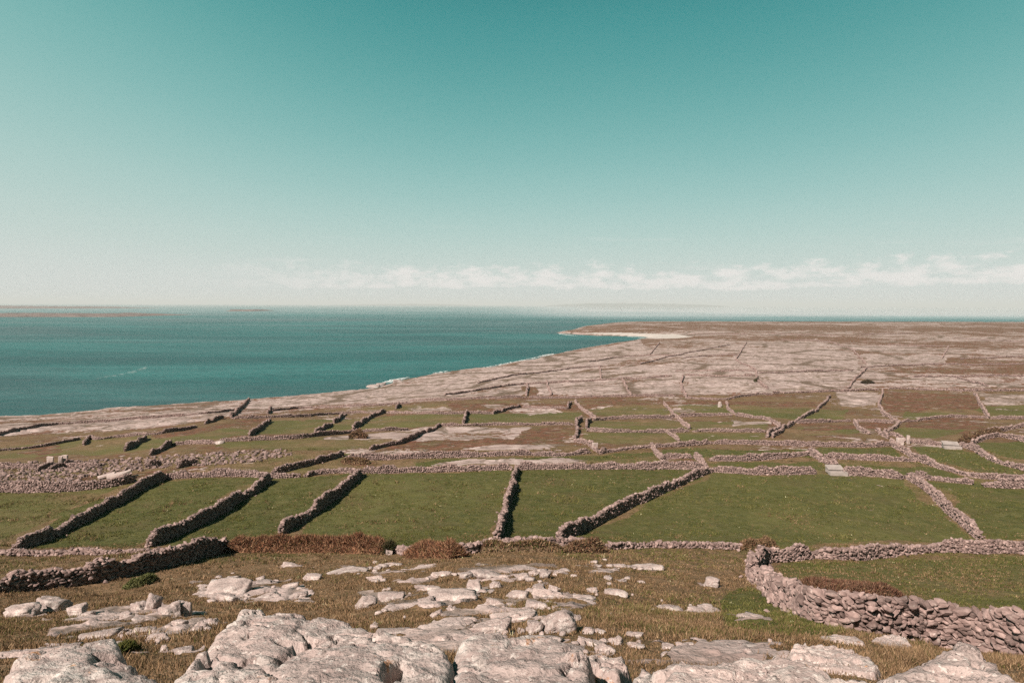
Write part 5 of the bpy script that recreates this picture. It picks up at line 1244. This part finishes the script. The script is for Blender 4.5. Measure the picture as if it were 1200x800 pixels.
def hills(x0, x1, dist, top, label, seed):
    n = 220; s = np.linspace(0, 1, n); x = (x0 + (x1 - x0) * s - 600) / F * dist
    h = top * np.sin(PI * s) ** .6 * (.65 + .6 * vnoise(s * 5, s * 0, seed) * .7 + .2 * vnoise(s * 17, s * 0, seed + 1))
    V = np.concatenate([np.stack([x, np.full(n, dist), np.full(n, SEA - 2)], 1), np.stack([x, np.full(n, dist + 900), SEA + h], 1), np.stack([x, np.full(n, dist + 2600), np.full(n, SEA - 2)], 1)])
    q = np.concatenate([np.stack([np.arange(n - 1) + k * n, np.arange(1, n) + k * n, np.arange(1, n) + (k + 1) * n, np.arange(n - 1) + (k + 1) * n], 1) for k in (0, 1)])
    props(mesh_obj('hills', V, q, M_hill, True), label, 'hills', kind='structure')
hills(640, 860, 24000, 120, 'faint far hills fading into the haze on the horizon', 4)
hills(380, 560, 26000, 70, 'very faint low hills left of the clouds on the horizon', 9)

# ------------------------------------------------------------------ sky, sun, haze
SUN_AZ = (-.62, -.78)                        # where the sun stands, seen from above: left and behind the viewer
SUN_EL = math.radians(43)
w = bpy.data.worlds.new('World'); scene.world = w; w.use_nodes = True
nt = w.node_tree; nt.nodes.clear()
def N(t, **k):
    x = nt.nodes.new(t)
    for a, b in k.items(): setattr(x, a, b)
    return x
def M(op, a, b=0.0, c=None, clamp=False):
    x = N('ShaderNodeMath', operation=op, use_clamp=clamp)
    for i, v in enumerate((a, b, c)):
        if v is None: continue
        if hasattr(v, 'is_output'): nt.links.new(v, x.inputs[i])
        else: x.inputs[i].default_value = v
    return x.outputs[0]
def SM(a, b, v, o0=0.0, o1=1.0):
    x = N('ShaderNodeMapRange', interpolation_type='SMOOTHSTEP')
    for i, q in enumerate((v, a, b, o0, o1)):
        if hasattr(q, 'is_output'): nt.links.new(q, x.inputs[i])
        else: x.inputs[i].default_value = q
    return x.outputs[0]
out = N('ShaderNodeOutputWorld'); bg = N('ShaderNodeBackground'); bg.inputs[1].default_value = .1
sky = N('ShaderNodeTexSky', sky_type='NISHITA', sun_disc=False)
sky.sun_elevation = SUN_EL; sky.sun_rotation = math.atan2(SUN_AZ[0], SUN_AZ[1])
sky.dust_density = 2.0; sky.ozone_density = 2.0
tc = N('ShaderNodeTexCoord'); sp = N('ShaderNodeSeparateXYZ'); nt.links.new(tc.outputs['Generated'], sp.inputs[0])
X, Y, Z = sp.outputs
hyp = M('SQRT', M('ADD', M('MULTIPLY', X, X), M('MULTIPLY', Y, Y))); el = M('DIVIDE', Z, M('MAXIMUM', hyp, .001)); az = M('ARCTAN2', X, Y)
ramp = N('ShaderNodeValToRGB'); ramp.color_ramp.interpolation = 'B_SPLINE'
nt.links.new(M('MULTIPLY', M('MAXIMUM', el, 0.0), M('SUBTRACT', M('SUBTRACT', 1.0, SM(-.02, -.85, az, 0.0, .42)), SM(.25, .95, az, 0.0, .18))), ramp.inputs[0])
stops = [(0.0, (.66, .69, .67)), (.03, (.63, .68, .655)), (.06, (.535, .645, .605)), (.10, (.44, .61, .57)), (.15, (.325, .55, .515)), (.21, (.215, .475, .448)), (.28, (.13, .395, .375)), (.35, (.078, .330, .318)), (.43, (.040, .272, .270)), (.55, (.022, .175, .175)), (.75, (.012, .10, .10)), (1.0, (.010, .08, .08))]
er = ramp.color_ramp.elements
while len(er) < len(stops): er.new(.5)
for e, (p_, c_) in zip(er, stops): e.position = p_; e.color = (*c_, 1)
ten = N('ShaderNodeMix', data_type='RGBA', blend_type='MULTIPLY'); ten.inputs[0].default_value = 1; nt.links.new(ramp.outputs[0], ten.inputs[6]); ten.inputs[7].default_value = (6.25, 6.25, 6.25, 1)
mx = N('ShaderNodeMix', data_type='RGBA'); mx.inputs[0].default_value = .04; nt.links.new(ten.outputs[2], mx.inputs[6]); nt.links.new(sky.outputs[0], mx.inputs[7])
# a bank of small fair-weather clouds low over the sea
cv = N('ShaderNodeCombineXYZ'); nt.links.new(M('MULTIPLY', az, 24.0), cv.inputs[0]); nt.links.new(M('MULTIPLY', el, 62.0), cv.inputs[1])
cn = N('ShaderNodeTexNoise'); nt.links.new(cv.outputs[0], cn.inputs['Vector']); cn.inputs['Scale'].default_value = 1.15; cn.inputs['Detail'].default_value = 10; cn.inputs['Roughness'].default_value = .62
cw = N('ShaderNodeCombineXYZ'); nt.links.new(M('MULTIPLY', az, 4.0), cw.inputs[0]); cw.inputs[1].default_value = 3.7
cwn = N('ShaderNodeTexNoise'); nt.links.new(cw.outputs[0], cwn.inputs['Vector']); cwn.inputs['Scale'].default_value = 1.3; cwn.inputs['Detail'].default_value = 3
base = M('ADD', .022, M('MULTIPLY', M('SUBTRACT', cwn.outputs[0], .5), .022))
band = M('MULTIPLY', SM(-.004, .006, M('SUBTRACT', el, base)), SM(.060, .010, M('SUBTRACT', el, base)))
side = M('MULTIPLY', SM(-.50, -.12, az), SM(1.2, .8, az))
dens = M('MULTIPLY', SM(-.03, .22, M('SUBTRACT', M('ADD', cn.outputs[0], M('MULTIPLY', band, .30)), .66)), M('MULTIPLY', side, SM(0, .4, band)), clamp=True)
wv = N('ShaderNodeCombineXYZ'); nt.links.new(M('MULTIPLY', az, 5.0), wv.inputs[0]); nt.links.new(M('MULTIPLY', el, 60.0), wv.inputs[1])
wn = N('ShaderNodeTexNoise'); nt.links.new(wv.outputs[0], wn.inputs['Vector']); wn.inputs['Scale'].default_value = 1.0; wn.inputs['Detail'].default_value = 6
wisp = M('MULTIPLY', SM(.56, .78, wn.outputs[0]), M('MULTIPLY', M('MULTIPLY', SM(.03, .06, el), SM(.13, .07, el)), .28))
away = M('SUBTRACT', 1.0, M('MULTIPLY', SM(.78, 1.3, az), SM(3.1, 2.5, az, 0.0, .66)))  # unseen sky right of the view dimmed to cut fill on shaded wall faces
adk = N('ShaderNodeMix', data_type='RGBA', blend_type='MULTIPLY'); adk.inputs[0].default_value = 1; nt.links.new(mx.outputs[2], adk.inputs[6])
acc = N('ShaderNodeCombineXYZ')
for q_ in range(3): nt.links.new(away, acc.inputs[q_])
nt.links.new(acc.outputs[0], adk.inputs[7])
cl = M('MAXIMUM', M('MULTIPLY', dens, .80), wisp)
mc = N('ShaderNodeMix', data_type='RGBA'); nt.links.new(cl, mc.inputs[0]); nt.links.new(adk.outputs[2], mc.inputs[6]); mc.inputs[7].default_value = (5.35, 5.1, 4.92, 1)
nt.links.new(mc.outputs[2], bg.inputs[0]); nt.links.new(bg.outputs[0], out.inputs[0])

sl = bpy.data.lights.new('sun', 'SUN'); sl.energy = 5.0; sl.angle = math.radians(.53); sl.color = (1.0, .89, .80)
so = bpy.data.objects.new('sun', sl); COL.objects.link(so)
sdv = Vector((SUN_AZ[0] * math.cos(SUN_EL), SUN_AZ[1] * math.cos(SUN_EL), math.sin(SUN_EL)))
so.rotation_euler = sdv.to_track_quat('Z', 'Y').to_euler()

HAZE = 7.0e-5
R = 90000.0
hz_bot, hz_top = -64.0, 150.0
c = np.array([[i, j, k] for k in (hz_bot, hz_top) for (i, j) in ((-R, -R), (R, -R), (R, R), (-R, R))], float)
t = NT('haze_material'); v = t.n('ShaderNodeVolumePrincipled'); v.inputs['Color'].default_value = (.93, .955, .95, 1); v.inputs['Density'].default_value = HAZE; v.inputs['Anisotropy'].default_value = 0.0
t.l(v.outputs[0], t.out.inputs['Volume'])
props(mesh_obj('haze', c, np.array([[3, 2, 1, 0], [4, 5, 6, 7], [0, 1, 5, 4], [1, 2, 6, 5], [2, 3, 7, 6], [3, 0, 4, 7]]), t.m), 'pale sea haze over land and water', 'haze', kind='stuff')

# ------------------------------------------------------------------ render look
vs = scene.view_settings
scene.display_settings.display_device = 'sRGB'
vs.view_transform = 'Standard'; vs.look = 'None'; vs.exposure = 0.70; vs.gamma = 1.0; vs.use_curve_mapping = False
scene.render.engine = 'CYCLES'
cy = scene.cycles
cy.max_bounces = 5; cy.diffuse_bounces = 1; cy.glossy_bounces = 2; cy.transmission_bounces = 2; cy.volume_bounces = 0
cy.use_denoising = False
cy.sample_clamp_indirect = 4
